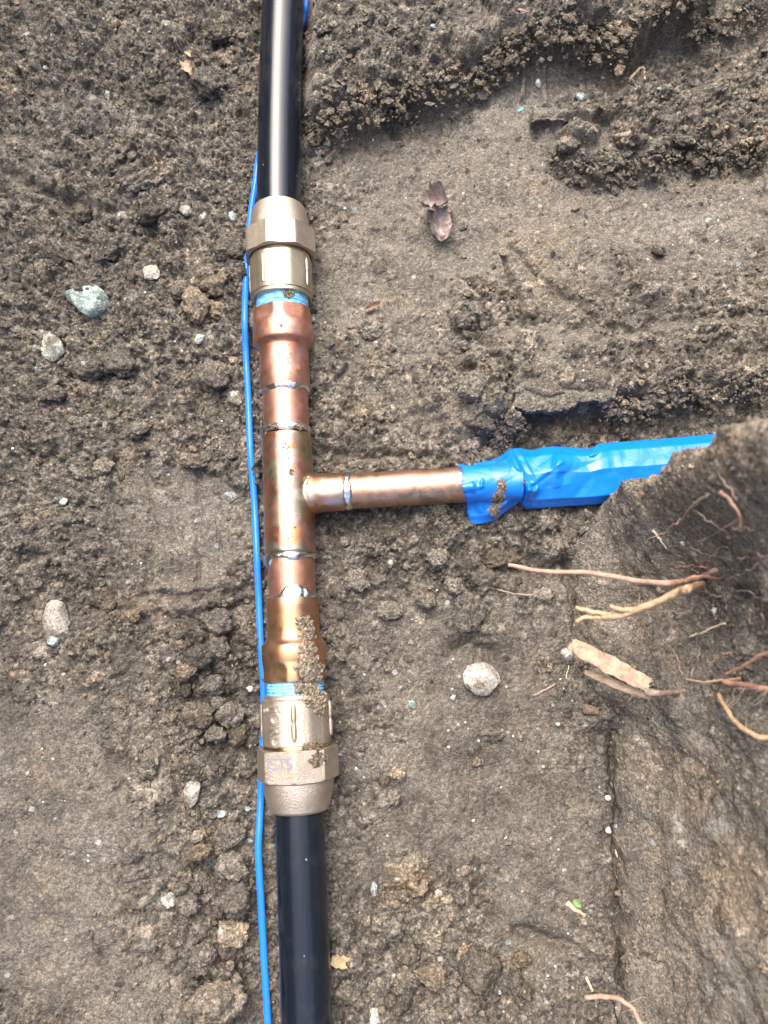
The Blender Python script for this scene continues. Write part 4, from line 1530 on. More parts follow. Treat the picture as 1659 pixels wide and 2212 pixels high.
sleeve = obj('plastic_sleeve', V, Fall, M['film'], origin=topv[NS * NTT // 3], sharp=50)
tag(sleeve, 'crumpled bright blue plastic sleeve torn open around the copper branch', 'sleeve')
sb = BVHTree.FromPolygons([tuple(p) for p in topv], ft.tolist())


def sleeve_hit(u, v):
    a = Vector((0, 0, CAM_H))
    d = (Vector(at(u, v, 0.0)) - a).normalized()
    h = sb.ray_cast(a, d)
    return np.array(h[0]) if h[0] else on_ground(u, v)


patch('spilled_soil', [(1084, 1050, 14, 18, 0.6), (1076, 1078, 17, 24, 1.0), (1067, 1104, 13, 18, 0.6)], 420, 0.0004, 0.0010, sleeve_hit, M['heap'], 'elongated patch of soil lying on the blue plastic sleeve', 'soil')
patch('spilled_soil', [(1133, 1043, 5, 4, 0.5)], 40, 0.0005, 0.0011, sleeve_hit, M['heap'], 'tiny bit of soil in the fold of the blue plastic sleeve', 'soil')

# ------------------------------------------------------------------ stones and clods
STONE, CLOD = [], []
for k in range(8):
    V, Fc = ICO[3]
    r_ = np.random.default_rng(600 + k)
    q = V.copy()
    for _ in range(14):                     # cut facets
        nrm = r_.normal(size=3)
        nrm /= np.linalg.norm(nrm)
        d_ = 0.52 + 0.34 * r_.random()
        e_ = q @ nrm - d_
        q -= np.clip(e_, 0, None)[:, None] * nrm
    q *= (1 + 0.06 * noise3(V, 2.2, 620 + k) + 0.03 * noise3(V, 6, 640 + k))[:, None]
    STONE.append((q, Fc))
for k in range(10):
    V, Fc = ICO[4]
    r_ = np.random.default_rng(770 + k)
    q = V.copy()
    for _ in range(7):
        nrm = r_.normal(size=3)
        nrm /= np.linalg.norm(nrm)
        e_ = q @ nrm - (0.62 + 0.25 * r_.random())
        q -= np.clip(e_, 0, None)[:, None] * nrm
    q = q * (1 + 0.30 * noise3(V, 1.1, 700 + k) + 0.22 * noise3(V, 3.2, 720 + k) + 0.16 * np.abs(noise3(V, 6.5, 740 + k)) + 0.10 * noise3(V, 13, 760 + k))[:, None] * 1.05
    CLOD.append((q, Fc))
SMALL = []
for k in range(8):
    V, Fc = ICO[2]
    q = V * (1 + 0.30 * noise3(V, 1.2, 800 + k) + 0.22 * noise3(V, 3.5, 820 + k))[:, None]
    SMALL.append((q, Fc))
SDATA, CDATA, LDATA = {}, {}, {}


def shared(cache, key, src, name, mat, sharp=None):
    if key not in cache:
        cache[key] = make_mesh(name, src[0], src[1], mat, True, sharp)
    return cache[key]


def put(name, me, u, v, ru, rv, h, ang, label, cat, group=None, sink=0.35, surf=on_ground):
    """a lump ru x rv picture units in plan, h of its mean radius high"""
    p = surf(u, v)
    sc = (CAM_H - p[2]) / F
    a, b = ru * sc, rv * sc
    c = h * (a + b) / 2
    o = bpy.data.objects.new(name, me)
    o.location = (p[0], p[1], p[2] + c * (1 - 2 * sink))
    o.scale = (a, b, c)
    o.rotation_euler = (0, 0, ang)
    COL.objects.link(o)
    return tag(o, label, cat, group)


def stone(u, v, ru, rv, mat, label, k=0, ang=0.0, h=0.7, sink=0.35, name='stone', cat='stone', surf=on_ground, group=None):
    me = shared(SDATA, (k, mat), STONE[k], 'stone', M[mat], 32)
    return put(name, me, u, v, ru * 1.12, rv * 1.12, h, ang, label, cat, group, sink, surf)


stone(190, 648, 47, 42, 'teal_stone', 'large teal grey speckled stone half coated in soil at the left', 0, 0.3, 0.6, 0.38)
stone(97, 736, 36, 38, 'moss_stone', 'brown stone with a pale green streak beside the large teal stone', 1, 0.5, 0.6, 0.42)
stone(130, 1346, 32, 44, 'grey_stone', 'flat grey brown oval stone with a teal pebble at its lower end', 2, 0.35, 0.5, 0.25)
stone(116, 1385, 13, 14, 'teal_stone', 'small teal pebble touching the lower end of the flat grey stone', 3, 0.2, 0.8, 0.3, name='pebble', cat='pebble')
stone(505, 863, 18, 20, 'moss_stone', 'pale green edged stone close beside the blue wire', 4, 0.3, 0.7, 0.35)
stone(433, 734, 13, 10, 'white_stone', 'pale mint white pebble below the tan clods left of the wire', 5, 0.2, 0.8, 0.2, name='pebble', cat='pebble')
stone(140, 1083, 9, 9, 'white_stone', 'pale mint pebble on the rough soil at the far left', 6, 0.7, 0.9, 0.2, name='pebble', cat='pebble')
stone(122, 1079, 6, 5, 'blue_stone', 'dark teal pebble touching the pale mint pebble at the far left', 2, 0.7, 0.9, 0.3, name='pebble', cat='pebble')
stone(497, 1072, 21, 19, 'blue_stone', 'blue grey stone pressed flush in the soil left of the wire', 7, 0.4, 0.35, 0.5)
stone(1040, 1460, 37, 36, 'pale_stone', 'large pale grey stone lying alone right of the lower coupling', 6, 0.5, 0.65, 0.25)
stone(366, 1944, 17, 20, 'moss_stone', 'pale green stone tucked against a dark clod at the lower left', 3, 1.0, 0.7, 0.35)
stone(417, 1712, 22, 26, 'grey_stone', 'rounded grey stone in the loose clods left of the lower nut', 5, 0.2, 0.75, 0.3)
stone(1255, 211, 12, 10, 'teal_stone', 'teal speckled stone in the dark rubble at the upper right', 1, 0.3, 0.8, 0.3)
stone(1165, 175, 7, 10, 'white_stone', 'white pebble in the scooped soil at the upper right', 2, 0.3, 0.8, 0.3, name='pebble', cat='pebble')
stone(1246, 41, 7, 6, 'white_stone', 'white pebble on the crumbly lip near the top edge', 4, 0.3, 0.8, 0.3, name='pebble', cat='pebble')
stone(935, 57, 10, 7, 'blue_stone', 'pale blue grey pebble on the crumbly lip right of the black pipe', 4, 0.2, 0.6, 0.4, name='pebble', cat='pebble')
stone(822, 77, 12, 14, 'dark_stone', 'black stone chip on the crumbly lip right of the black pipe', 2, 0.9, 0.6, 0.4)
stone(702, 275, 9, 9, 'teal_stone', 'pale teal pebble just right of the upper black pipe', 0, 0.9, 0.8, 0.3, name='pebble', cat='pebble')
stone(1224, 1411, 13, 12, 'pale_stone', 'dull pale pebble at the upper end of the bark strip', 1, 0.3, 0.8, 0.3, name='pebble', cat='pebble')
stone(1277, 1533, 21, 14, 'brown_stone', 'brown rounded stone at the foot of the bank below the bark', 7, -0.35, 0.75, 0.3)
stone(540, 1487, 8, 7, 'white_stone', 'white pebble left of the wire beside the lower blue thread', 0, 0.3, 0.9, 0.2, name='pebble', cat='pebble')
stone(478, 1757, 11, 11, 'teal_stone', 'dark green speckled stone left of the lower nut', 3, 0.3, 0.8, 0.3)
stone(536, 1746, 6, 5, 'teal_stone', 'tiny pale green pebble close left of the lower nut', 6, 0.3, 0.9, 0.3, name='pebble', cat='pebble')
stone(889, 1523, 9, 9, 'teal_stone', 'teal pebble below left of the large pale grey stone', 4, 0.3, 0.8, 0.3, name='pebble', cat='pebble')
stone(979, 1506, 6, 6, 'white_stone', 'white pebble just below left of the large pale grey stone', 5, 0.3, 0.9, 0.2, name='pebble', cat='pebble')
stone(810, 2198, 18, 18, 'pale_stone', 'grey stone cut by the bottom edge right of the lower black pipe', 2, 0.3, 0.7, 0.3)
stone(400, 456, 17, 15, 'grey_stone', 'pale brown stone in the rubble left of the upper nut', 0, 0.3, 0.7, 0.35)
stone(437, 474, 10, 15, 'moss_stone', 'greenish chip between the rubble stones left of the upper nut', 2, -0.5, 0.6, 0.4)
stone(502, 466, 12, 14, 'teal_stone', 'teal chip close left of the upper nut and wire', 6, 0.5, 0.6, 0.4)
stone(262, 468, 18, 10, 'blue_stone', 'blue grey chip in the rubble of the upper left', 5, 0.4, 0.6, 0.4)
stone(255, 375, 22, 20, 'dark_stone', 'dark slate blue stone sunk in the rubble of the upper left', 7, 0.4, 0.4, 0.5)
stone(358, 55, 14, 18, 'blue_stone', 'blue grey stone sunk in the soil at the upper left', 3, 0.4, 0.35, 0.5)
stone(57, 77, 10, 9, 'grey_stone', 'small round grey stone at the upper left corner', 3, 0.4, 0.7, 0.4)
stone(234, 206, 8, 11, 'moss_stone', 'pale green chip in the soil of the upper left', 5, 0.4, 0.7, 0.4)
stone(240, 530, 11, 11, 'teal_stone', 'teal chip in the rubble above the large teal stone', 1, 0.1, 0.6, 0.4)
stone(82, 795, 8, 12, 'blue_stone', 'narrow blue grey chip at the far left below the streaked stone', 4, -0.6, 0.5, 0.4)
stone(325, 592, 22, 20, 'grey_stone', 'flat round brown grey stone above the tan clods', 4, 0.4, 0.35, 0.45)
stone(843, 1216, 6, 6, 'pale_stone', 'pale blue chip in the dark soil below the copper branch', 4, 0.4, 0.8, 0.3, name='pebble', cat='pebble')
stone(1475, 1175, 6, 6, 'white_stone', 'pale pebble stuck in the bank above the long roots', 4, 0.4, 0.8, 0.4, name='pebble', cat='pebble', surf=on_bank)
stone(1541, 1318, 7, 7, 'white_stone', 'round white pebble hanging among the roots of the bank', 5, 0.4, 0.9, 0.2, name='pebble', cat='pebble', surf=on_bank)
stone(1268, 1107, 7, 9, 'pale_stone', 'pale squarish pebble at the foot of the bank below the blue sleeve', 1, 0.2, 0.6, 0.3, name='pebble', cat='pebble', surf=on_bank)
stone(1311, 1792, 7, 9, 'white_stone', 'white pebble in the crease at the foot of the bank', 4, 0.4, 0.8, 0.3, name='pebble', cat='pebble')
stone(1313, 1722, 6, 6, 'white_stone', 'white chip in the crease at the foot of the bank, above the white pebble', 6, 0.4, 0.8, 0.3, name='pebble', cat='pebble')
stone(949, 1927, 9, 8, 'pale_stone', 'pale pebble among the tan crumbs right of the lower pipe', 1, 0.2, 0.8, 0.3, name='pebble', cat='pebble')
stone(808, 1921, 8, 14, 'blue_stone', 'long blue grey chip among the tan crumbs right of the lower pipe', 5, 0.2, 0.5, 0.4, name='pebble', cat='pebble')

# the bigger clods one can point to
BIG = [(468, 622, 42, 34, 'tan_clod', 'large tan clod with a cracked face left of the upper adapter'), (428, 662, 34, 40, 'tan_clod', 'tan clod in the middle of the tan group left of the wire'),
       (468, 672, 36, 22, 'tan_clod', 'broad flat tan clod below the large cracked tan clod'), (388, 630, 30, 24, 'tan_clod', 'leftmost clod of the tan group left of the wire'), (430, 690, 28, 16, 'tan_clod', 'lowest clod of the tan group left of the wire'),
       (468, 815, 30, 38, 'clod', 'dark rounded clod left of the wire above the green edged stone'), (405, 1950, 30, 24, 'clod', 'dark clod leaning on the pale green stone at the lower left'),
       (230, 540, 36, 36, 'clod', 'large brown clod above right of the large teal stone'), (500, 545, 44, 30, 'clod', 'grey brown clod beside the wire left of the upper coupling'), (330, 470, 40, 24, 'clod', 'broad flat clod in the rubble of the upper left'),
       (180, 470, 30, 22, 'clod', 'tan brown clod in the rubble at the left above the teal stone'), (130, 560, 30, 18, 'clod', 'low clod left of and above the large teal stone'), (310, 400, 46, 22, 'clod', 'long crusted clod in the rubble of the upper left'),
       (190, 800, 44, 26, 'clod', 'brown clod left of the streaked stone below the teal one'), (265, 790, 40, 34, 'clod', 'grey brown clod below the large teal stone'), (420, 1000, 34, 20, 'clod', 'low dry clod left of the wire beside the upper solder beads'),
       (470, 1345, 44, 30, 'clod', 'dark blocky clod beside the wire at the lower adapter'), (430, 1420, 36, 26, 'clod', 'dark slab of soil in the clods left of the lower adapter'), (475, 1400, 24, 26, 'clod', 'dark oblong clod left of the lower adapter'),
       (405, 1450, 28, 20, 'tan_clod', 'tan clod at the upper left of the loose clod heap'), (465, 1480, 30, 24, 'clod', 'brown clod in the middle of the loose clod heap'), (430, 1540, 36, 28, 'clod', 'large brown clod at the bottom of the loose clod heap'),
       (498, 1540, 30, 30, 'clod', 'large reddish brown clod close left of the lower coupling'), (515, 1585, 24, 26, 'tan_clod', 'tan round clod close left of the lower nut'), (470, 1585, 24, 20, 'clod', 'dark clod left of the tan round clod at the lower nut'),
       (545, 1640 - 40, 18, 18, 'clod', 'dark clod touching the wire at the lower nut'), (420, 1560, 18, 16, 'tan_clod', 'small tan clod at the left of the loose clod heap'), (500, 1800, 34, 26, 'clod', 'brown clod left of the wire below the lower nut'),
       (500, 1870, 36, 28, 'clod', 'dark grey clod left of the bend in the lower wire'), (430, 1840, 30, 16, 'tan_clod', 'tan oblong clod left of the lower wire'), (510, 1940, 40, 36, 'clod', 'large brown clod beside the lower wire'),
       (505, 2010, 34, 26, 'tan_clod', 'tan clod beside the lower wire below the bend'), (470, 2150, 60, 40, 'clod', 'large dark clod at the bottom edge left of the wire'), (440, 2060, 30, 22, 'clod', 'brown clod left of the wire near the bottom edge'),
       (1015, 2020 + 40, 26, 22, 'tan_clod', 'tan clod right of the lower pipe beside the round brown lump'), (1030, 2085, 44, 42, 'clod', 'round brown lump of soil near the bottom right of the lower pipe'), (930, 2105, 34, 26, 'tan_clod', 'tan clod left of the round brown lump near the bottom'),
       (1125, 2070, 22, 16, 'tan_clod', 'tan clod right of the round brown lump near the bottom'), (1110, 2080 + 40, 18, 26, 'clod', 'narrow brown clod right of the round brown lump near the bottom'), (880, 2060, 26, 20, 'clod', 'brown clod beside the wood chip near the bottom'),
       (860, 1690 - 20, 22, 18, 'tan_clod', 'tan clod right of the lower nut'), (850, 1720, 16, 16, 'clod', 'brown clod below the tan one right of the lower nut'), (1060, 1585, 26, 16, 'clod', 'reddish brown clod below the large pale grey stone'),
       (945, 1208, 26, 24, 'clod', 'brown rounded clod in the dark soil below the branch'), (1085, 1210, 40, 26, 'clod', 'large clod under the tip of the long root'), (980, 1265, 24, 24, 'clod', 'dark clod in the dark soil below the branch left of the root'),
       (920, 1300, 24, 18, 'clod', 'low brown clod in the dark soil right of the lower tube'), (1010, 1320, 40, 46, 'clod', 'flat squarish slab of soil above the pale grey stone'), (770, 1255, 30, 26, 'clod', 'crumbly clod close right of the lower copper tube'),
       (840, 1320, 30, 22, 'clod', 'brown clod right of the lower adapter'), (1090, 1000 - 30, 22, 18, 'clod', 'clod on the edge above the blue sleeve'), (1405, 905, 20, 14, 'clod', 'pinkish brown clod beyond the blue sleeve by the bank'),
       (800, 705 + 15, 24, 18, 'clod', 'low clod right of the upper adapter'), (1020, 840, 34, 36, 'clod', 'dark crumbly lump at the left end of the broken ledge'), (1040, 920, 34, 26, 'clod', 'crumbly lump above the torn end of the blue sleeve'),
       (1420, 545, 18, 14, 'clod', 'flat brown lump on the smooth soil at the right'), (1330, 545, 16, 14, 'clod', 'reddish lump on the smooth soil at the right'), (1000, 430 + 60, 12, 10, 'clod', 'small lump below the curled leaf'),
       (1230, 300, 30, 18, 'clod', 'slab clod under the broken slab in the upper right'), (1480, 300, 28, 20, 'clod', 'dark clod in the rubble bench at the right'), (1350, 290, 26, 22, 'clod', 'dark clod at the left of the rubble bench'),
       (870, 250, 28, 22, 'clod', 'dark lump hanging below the crumbly lip near the pipe'), (700, 60, 26, 20, 'clod', 'clod on the crumbly lip close right of the black pipe'), (760, 110, 30, 22, 'clod', 'clod on the lip right of the black pipe'),
       (450, 190, 40, 34, 'clod', 'large dark clod left of the upper black pipe'), (480, 80, 34, 24, 'clod', 'clod left of the top of the black pipe'), (340, 215, 30, 22, 'clod', 'clod left of the large dark clod at the top'),
       (120, 690 + 160, 26, 18, 'clod', 'brown clod at the far left level with the copper'), (225, 1010, 26, 20, 'clod', 'tan brown clod at the left beside the trodden patch'), (300, 930, 30, 22, 'clod', 'grey clod at the left above the trodden patch'),
       (240, 1310, 18, 16, 'clod', 'light brown clod right of the flat grey stone'), (285, 1330, 22, 16, 'tan_clod', 'light tan clod further right of the flat grey stone')]
for i, (u, v, ru, rv, mt, lb) in enumerate(BIG):
    k = i % 10
    me = shared(CDATA, (k, mt), CLOD[k], 'soil_clod', M[mt])
    put('soil_clod', me, u, v, ru * 0.86, rv * 0.86, 0.75 + 0.25 * random.random(), random.uniform(-0.4, 0.4), lb, 'clod', None, 0.27)

# small clods nobody could tell apart, region by region
REG = [((30, 540, 20, 620), 28, 'small brown soil clod in the rough rubble left of the upper black pipe', 'small clods left of the upper pipe', 'clod', on_ground),
       ((20, 520, 700, 1330), 26, 'small brown soil clod in the rough soil left of the wire', 'small clods left of the wire', 'clod', on_ground),
       ((385, 555, 1380, 2190), 78, 'small brown soil clod in the loose heap between wire and trodden soil', 'small clods in the heap left of the wire', 'clod', on_ground),
       ((680, 1330, 1130, 1350), 15, 'small dark soil clod in the damp soil below the copper branch', 'small clods below the branch', 'clod', on_ground),
       ((760, 1150, 1640, 2200), 38, 'small tan soil clod strewn right of the lower black pipe', 'small tan clods right of the lower pipe', 'tan_clod', on_ground),
       ((1240, 1655, 190, 350), 18, 'small dark soil clod in the rubble bench at the upper right', 'small clods on the rubble bench', 'clod', on_ground),
       ((660, 1100, 20, 240), 9, 'small soil clod on the crumbly lip right of the black pipe', 'small clods on the crumbly lip', 'clod', on_ground),
       ((700, 1420, 620, 1000), 12, 'small soil clod on the broken soil above the copper branch', 'small clods above the branch', 'clod', on_ground)]
for (ua, ub, va, vb), cnt, lb, grp, mt, surf in REG:
    made = 0
    while made < cnt:
        u, v = random.uniform(ua, ub), random.uniform(va, vb)
        p = on_ground(u, v)
        j, i = int((p[0] - ux[0]) / SP), int((p[1] - uy[0]) / SP)
        if random.random() > loose[min(max(i, 0), nj - 1), min(max(j, 0), ni - 1)] ** 1.5:
            continue
        if 545 < u < 700 or (v > 990 and v < 1110 and u > 650):
            continue
        k = random.randrange(8)
        me = shared(LDATA, (k, mt), SMALL[k], 'small_clod', M[mt])
        r0_ = 5.0 * (1 - random.random() * 0.93) ** (-1 / 2.0)
        r0_ = min(r0_, 17 if 'heap' in lb else 12)
        put('soil_clod', me, u, v, r0_ * random.uniform(0.8, 1.25), r0_ * random.uniform(0.8, 1.2), 0.7, random.random() * 6, lb, 'clod', grp, 0.3)
        made += 1
# white and green pebbles too small to tell apart
PEB = [((20, 540, 20, 640), 26, 'tiny pale pebble in the rubble left of the upper black pipe', 'tiny pebbles at the upper left'),
       ((20, 540, 700, 1700), 22, 'tiny pale pebble on the soil left of the wire', 'tiny pebbles left of the wire'),
       ((690, 1640, 60, 960), 34, 'tiny pale pebble on the trodden soil right of the upper pipe', 'tiny pebbles right of the upper pipe'),
       ((740, 1330, 1350, 2200), 34, 'tiny pale pebble on the soil between lower pipe and bank', 'tiny pebbles right of the lower pipe')]
for (ua, ub, va, vb), cnt, lb, grp in PEB:
    for _ in range(cnt):
        mt = random.choice(['white_stone', 'pale_stone', 'pale_stone', 'teal_stone'])
        k = random.randrange(8)
        me = shared(LDATA, (k, mt, 1), SMALL[k], 'pebble', M[mt])
        r0_ = 2.0 * (1 - random.random() * 0.9) ** (-1 / 2.4)
        put('pebble', me, random.uniform(ua, ub), random.uniform(va, vb), r0_, r0_ * random.uniform(0.7, 1.2), 0.8, random.random() * 6, lb, 'pebble', grp, random.uniform(0.3, 0.5))

# ------------------------------------------------------------------ roots, twigs, bark, leaves


def strand(name, px, r0, r1, mat, label, cat, group=None, parent=None, wob=0.0006, n_=None):
    """px: (u, v, z) with z None = lying on whatever is there"""
    P = []
    for u, v, z in px:
        if z is None:
            p = on_bank(u, v, 0.001)
            p = p + np.array([0, 0, 0.0006])
        elif isinstance(z, tuple):
            p = on_bank(u, v, z[0])
        else:
            p = at(u, v, z)
        P.append(p)
    n_ = n_ or max(14, len(P) * 6)
    path = catmull(P, n_)
    sd_ = int(abs(px[0][0] * 7 + px[0][1]))
    q = np.linspace(0, 7, n_)
    path[:, 0] += wob * fbm(q, q * 0, 0.9, 3, sd_)
    path[:, 1] += wob * fbm(q, q * 0 + 5, 0.9, 3, sd_ + 1)
    path[:, 2] += wob * fbm(q, q * 0 + 9, 0.9, 3, sd_ + 2)
    rr = np.linspace(r0, r1, n_) * (1 + 0.16 * fbm(q, q * 0 + 3, 1.4, 2, sd_ + 3))
    V, Fc = tube(path, rr, 9)
    if parent is None:
        o = obj(name, V, Fc, M[mat], origin=P[-1])
        tag(o, label, cat, group)
    else:
        o = obj(name, V, Fc, M[mat], parent)
    fix_normals(o)
    if name == 'root' and r0 > 0.00095:
        hr = random.Random(sd_)
        for _ in range(4):
            k = hr.randrange(n_ // 4, n_ - 2)
            a = path[k]
            d_ = np.array([hr.uniform(-1, 1), hr.uniform(-1, 1), hr.uniform(-0.8, 0.3)]) * 0.006
            q_ = catmull([a, a + d_ * 0.6, a + d_ * 1.2 + np.array([0.002, 0, -0.002]), a + d_ * 1.9 + np.array([hr.uniform(-.003, .003), hr.uniform(-.003, .003), -0.003])], 12)
            Vh, Fh = tube(q_, np.linspace(0.00035, 0.00012, 12), 6)
            fix_normals(obj('side_root', Vh, Fh, M['root_grey'], o))
    return o


rt = strand('root', [(1098, 1219, 0.085), (1150, 1231, 0.088), (1200, 1237, 0.092), (1260, 1236, 0.097), (1320, 1245, 0.104), (1380, 1257, 0.112), (1450, 1260, 0.122), (1500, 1252, (0.008,)), (1545, 1232, (0.0,)), (1570, 1222, (-0.01,))],
            0.0011, 0.0016, 'root_pink', 'long thin pinkish root reaching furthest left out of the bank', 'root')
strand('side_root', [(1168, 1232, 0.089), (1178, 1243, 0.086), (1190, 1254, 0.082)], 0.0006, 0.0003, 'root_pink', None, None, parent=rt)
strand('side_root', [(1480, 1255, 0.127), (1510, 1246, 0.130), (1560, 1252, (0.0,))], 0.0009, 0.0007, 'root_red', None, None, parent=rt)
rt = strand('root', [(1300, 1333, 0.098), (1340, 1330, 0.104), (1380, 1315, 0.111), (1430, 1295, 0.120), (1470, 1277, 0.128), (1488, 1270, 0.131), (1520, 1262, (-0.004,))], 0.0016, 0.0021, 'root_tan', 'stout tan root with a forked broken end pointing left', 'root')
for px in ([(1340, 1330, 0.104), (1310, 1327, 0.100), (1270, 1320, 0.097), (1244, 1312, 0.096)], [(1320, 1334, 0.100), (1280, 1333, 0.096), (1255, 1336, 0.094), (1244, 1343, 0.092)],
           [(1375, 1316, 0.110), (1345, 1317, 0.107), (1318, 1311, 0.106)]):
    strand('root_fork', px, 0.0014, 0.0010, 'root_tan', None, None, parent=rt)
strand('root', [(1030, 1262, None), (1070, 1272, None), (1110, 1282, 0.012), (1150, 1286, 0.016), (1175, 1270, 0.022)], 0.0004, 0.0006, 'root_grey', 'thin grey rootlet lying on the dark soil under the long root', 'root')
strand('root', [(1552, 1500, (0.006,)), (1568, 1530, (0.010,)), (1595, 1566, (0.012,)), (1630, 1588, (0.012,)), (1672, 1597, (0.010,))], 0.0011, 0.0014, 'root_tan', 'curved tan root at the right edge below the bark strips', 'root')
strand('root', [(1648, 1487, (0.012,)), (1690, 1495, (0.014,))], 0.0012, 0.0012, 'root_red', 'short reddish root stub at the right edge', 'root')
strand('root', [(1563, 1474, (0.010,)), (1600, 1478, (0.012,)), (1640, 1486, (0.012,)), (1690, 1492, (0.010,))], 0.0012, 0.0015, 'root_red', 'reddish root at the right edge beside the bark strips', 'root')
strand('root', [(1566, 1456, (0.010,)), (1600, 1442, (0.012,)), (1635, 1420, (0.010,)), (1670, 1405, (0.008,))], 0.0007, 0.0009, 'root_red', 'thin reddish root slanting up to the right edge', 'root')
strand('root', [(1480, 1467, (0.004,)), (1520, 1473, (0.006,)), (1560, 1470, (0.006,)), (1600, 1466, (0.008,))], 0.0005, 0.0007, 'root_tan', 'thin wavy pale root right of the bark strips', 'root')
strand('root', [(1265, 2155, 0.050), (1310, 2153, 0.056), (1345, 2162, 0.062), (1370, 2185, 0.066), (1392, 2225, 0.070)], 0.0013, 0.0010, 'root_pink', 'curved pinkish root at the bottom edge by the bank', 'root')
strand('root', [(1470, 1130, (0.003,)), (1490, 1100, (0.006,)), (1520, 1075, (0.004,)), (1535, 1065, (0.0,))], 0.0007, 0.0010, 'root_grey', 'pale bent root below the top edge of the bank', 'root')
strand('root', [(1410, 1145, (0.003,)), (1425, 1165, (0.004,)), (1440, 1185, (0.002,))], 0.0006, 0.0004, 'straw', 'straight pale stalk on the bank below the blue sleeve', 'stalk')
strand('root', [(1490, 1365 + 12, (0.004,)), (1530, 1360, (0.006,)), (1568, 1345, (0.006,))], 0.0006, 0.0005, 'straw', 'straight straw coloured stalk below the roots of the bank', 'stalk')
strand('root', [(1556, 1062, (0.004,)), (1580, 1085, (0.008,)), (1598, 1115, (0.010,)), (1600, 1140, (0.008,))], 0.0009, 0.0006, 'root_pink', 'arched pinkish root near the top of the bank', 'root')
r_ = random.Random(31)
for i in range(26):
    u, v = r_.uniform(1470, 1650), r_.uniform(1080, 1480)
    a = r_.uniform(0, 6.28)
    L = r_.uniform(45, 110)
    px = []
    for k in range(5):
        px.append((u + L * k / 4 * math.cos(a) + r_.uniform(-4, 4), v + L * k / 4 * math.sin(a) * 0.8 + r_.uniform(-4, 4), (r_.uniform(0.001, 0.012),)))
    strand('root', px, r_.uniform(0.0003, 0.0006), 0.0002, r_.choice(['root_red', 'root_pink', 'root_grey', 'root_grey']), 'fine hair-like rootlet tangled in the dark hollow of the bank', 'root', 'fine rootlets in the bank', wob=0.0014)
strand('twig', [(1152, 1502, None), (1178, 1490, None), (1198, 1478, None)], 0.0008, 0.0006, 'root_grey', 'straight thin twig right of the large pale grey stone', 'twig')
strand('twig', [(1228, 1487 - 50, None), (1212, 1470 + 40, None)], 0.0003, 0.0002, 'straw', 'hair thin straw beside the foot of the bark strip', 'straw')
strand('twig', [(1386, 110, None), (1388, 145, None), (1393, 172, None)], 0.0011, 0.0008, 'straw', 'pale dry stalk under the lip at the upper right', 'stalk')
strand('twig', [(875, 225, None), (850, 190, None)], 0.0003, 0.0003, 'root_grey', 'hair thin rootlet on the crumbly lip', 'root')
strand('twig', [(405, 250, None), (420, 232, None), (445, 205, None), (452, 190, None)], 0.0004, 0.0003, 'root_grey', 'thin bent rootlet left of the upper black pipe', 'root')
strand('twig', [(335, 215, None), (365, 205, None), (375, 185, None)], 0.0003, 0.0003, 'root_grey', 'hair thin rootlet on the soil at the upper left', 'root')
strand('twig', [(1224, 1948, None), (1240, 1962, None), (1262, 1977, None)], 0.0016, 0.0010, 'straw', 'short flat straw near the foot of the bank beside a green scrap', 'straw')
strand('twig', [(1328, 1835, None), (1333, 1850, None)], 0.0006, 0.0006, 'straw', 'tiny straw in the crease at the foot of the bank', 'straw')
strand('twig', [(1265, 2110, None), (1280, 2140, None)], 0.0009, 0.0006, 'straw', 'straw above the curved root at the bottom edge', 'straw')


def sheet(name, outline_c, mat, label, cat, L, Wd, ang, curl, twist, seed, lift, nu=26, nv=12, taper=0.35, thick=0.0004, surf=on_bank, p0=None, pitch=0.0, crump=0.0):
    """a thin curled piece: bark, leaf, chip. L x Wd in metres"""
    p = surf(*outline_c) if p0 is None else p0
    V = []
    for lay in (0, 1):
        for i in range(nu):
            s = i / (nu - 1)
            for j in range(nv):
                t = j / (nv - 1) * 2 - 1
                wdt = Wd / 2 * (taper + (1 - taper) * math.sin(math.pi * min(1, 0.12 + s * 0.85)) ** 0.7)
                edge = 1 + 0.32 * float(perlin(np.array([s * 7.0 + seed]), np.array([3.0 * np.sign(t) + seed]), seed)[0])
                y = t * wdt * edge
                x = (s - 0.5) * L * (1 + (0.07 * float(perlin(np.array([t * 4.0]), np.array([seed * 1.3]), seed + 2)[0]) if i in (0, nu - 1) else 0))
                z = curl * (t * t) * Wd + twist * t * (s - 0.5) * Wd
                z += crump * float(fbm(np.array([x / L * 3.0]), np.array([y / Wd * 2.2]), 1.0, 3, seed)[0]) * Wd
                if lay:
                    z -= thick
                V.append((x, y, z))
    V = np.array(V)
    m = Matrix.Rotation(ang, 3, 'Z') @ Matrix.Rotation(pitch, 3, 'Y')
    V = V @ np.array(m).T
    V += p + np.array([0, 0, lift])
    f = grid_faces(nu, nv)
    n_ = nu * nv
    rim = list(range(nv)) + [i * nv + nv - 1 for i in range(1, nu)] + [(nu - 1) * nv + j for j in range(nv - 2, -1, -1)] + [i * nv for i in range(nu - 2, 0, -1)]
    Fc = f.tolist() + (f[:, ::-1] + n_).tolist() + [[rim[q], rim[q] + n_, rim[(q + 1) % len(rim)] + n_, rim[(q + 1) % len(rim)]] for q in range(len(rim))]
    o = obj(name, V, Fc, M[mat], origin=p, sharp=50)
    fix_normals(o)
    return tag(o, label, cat)


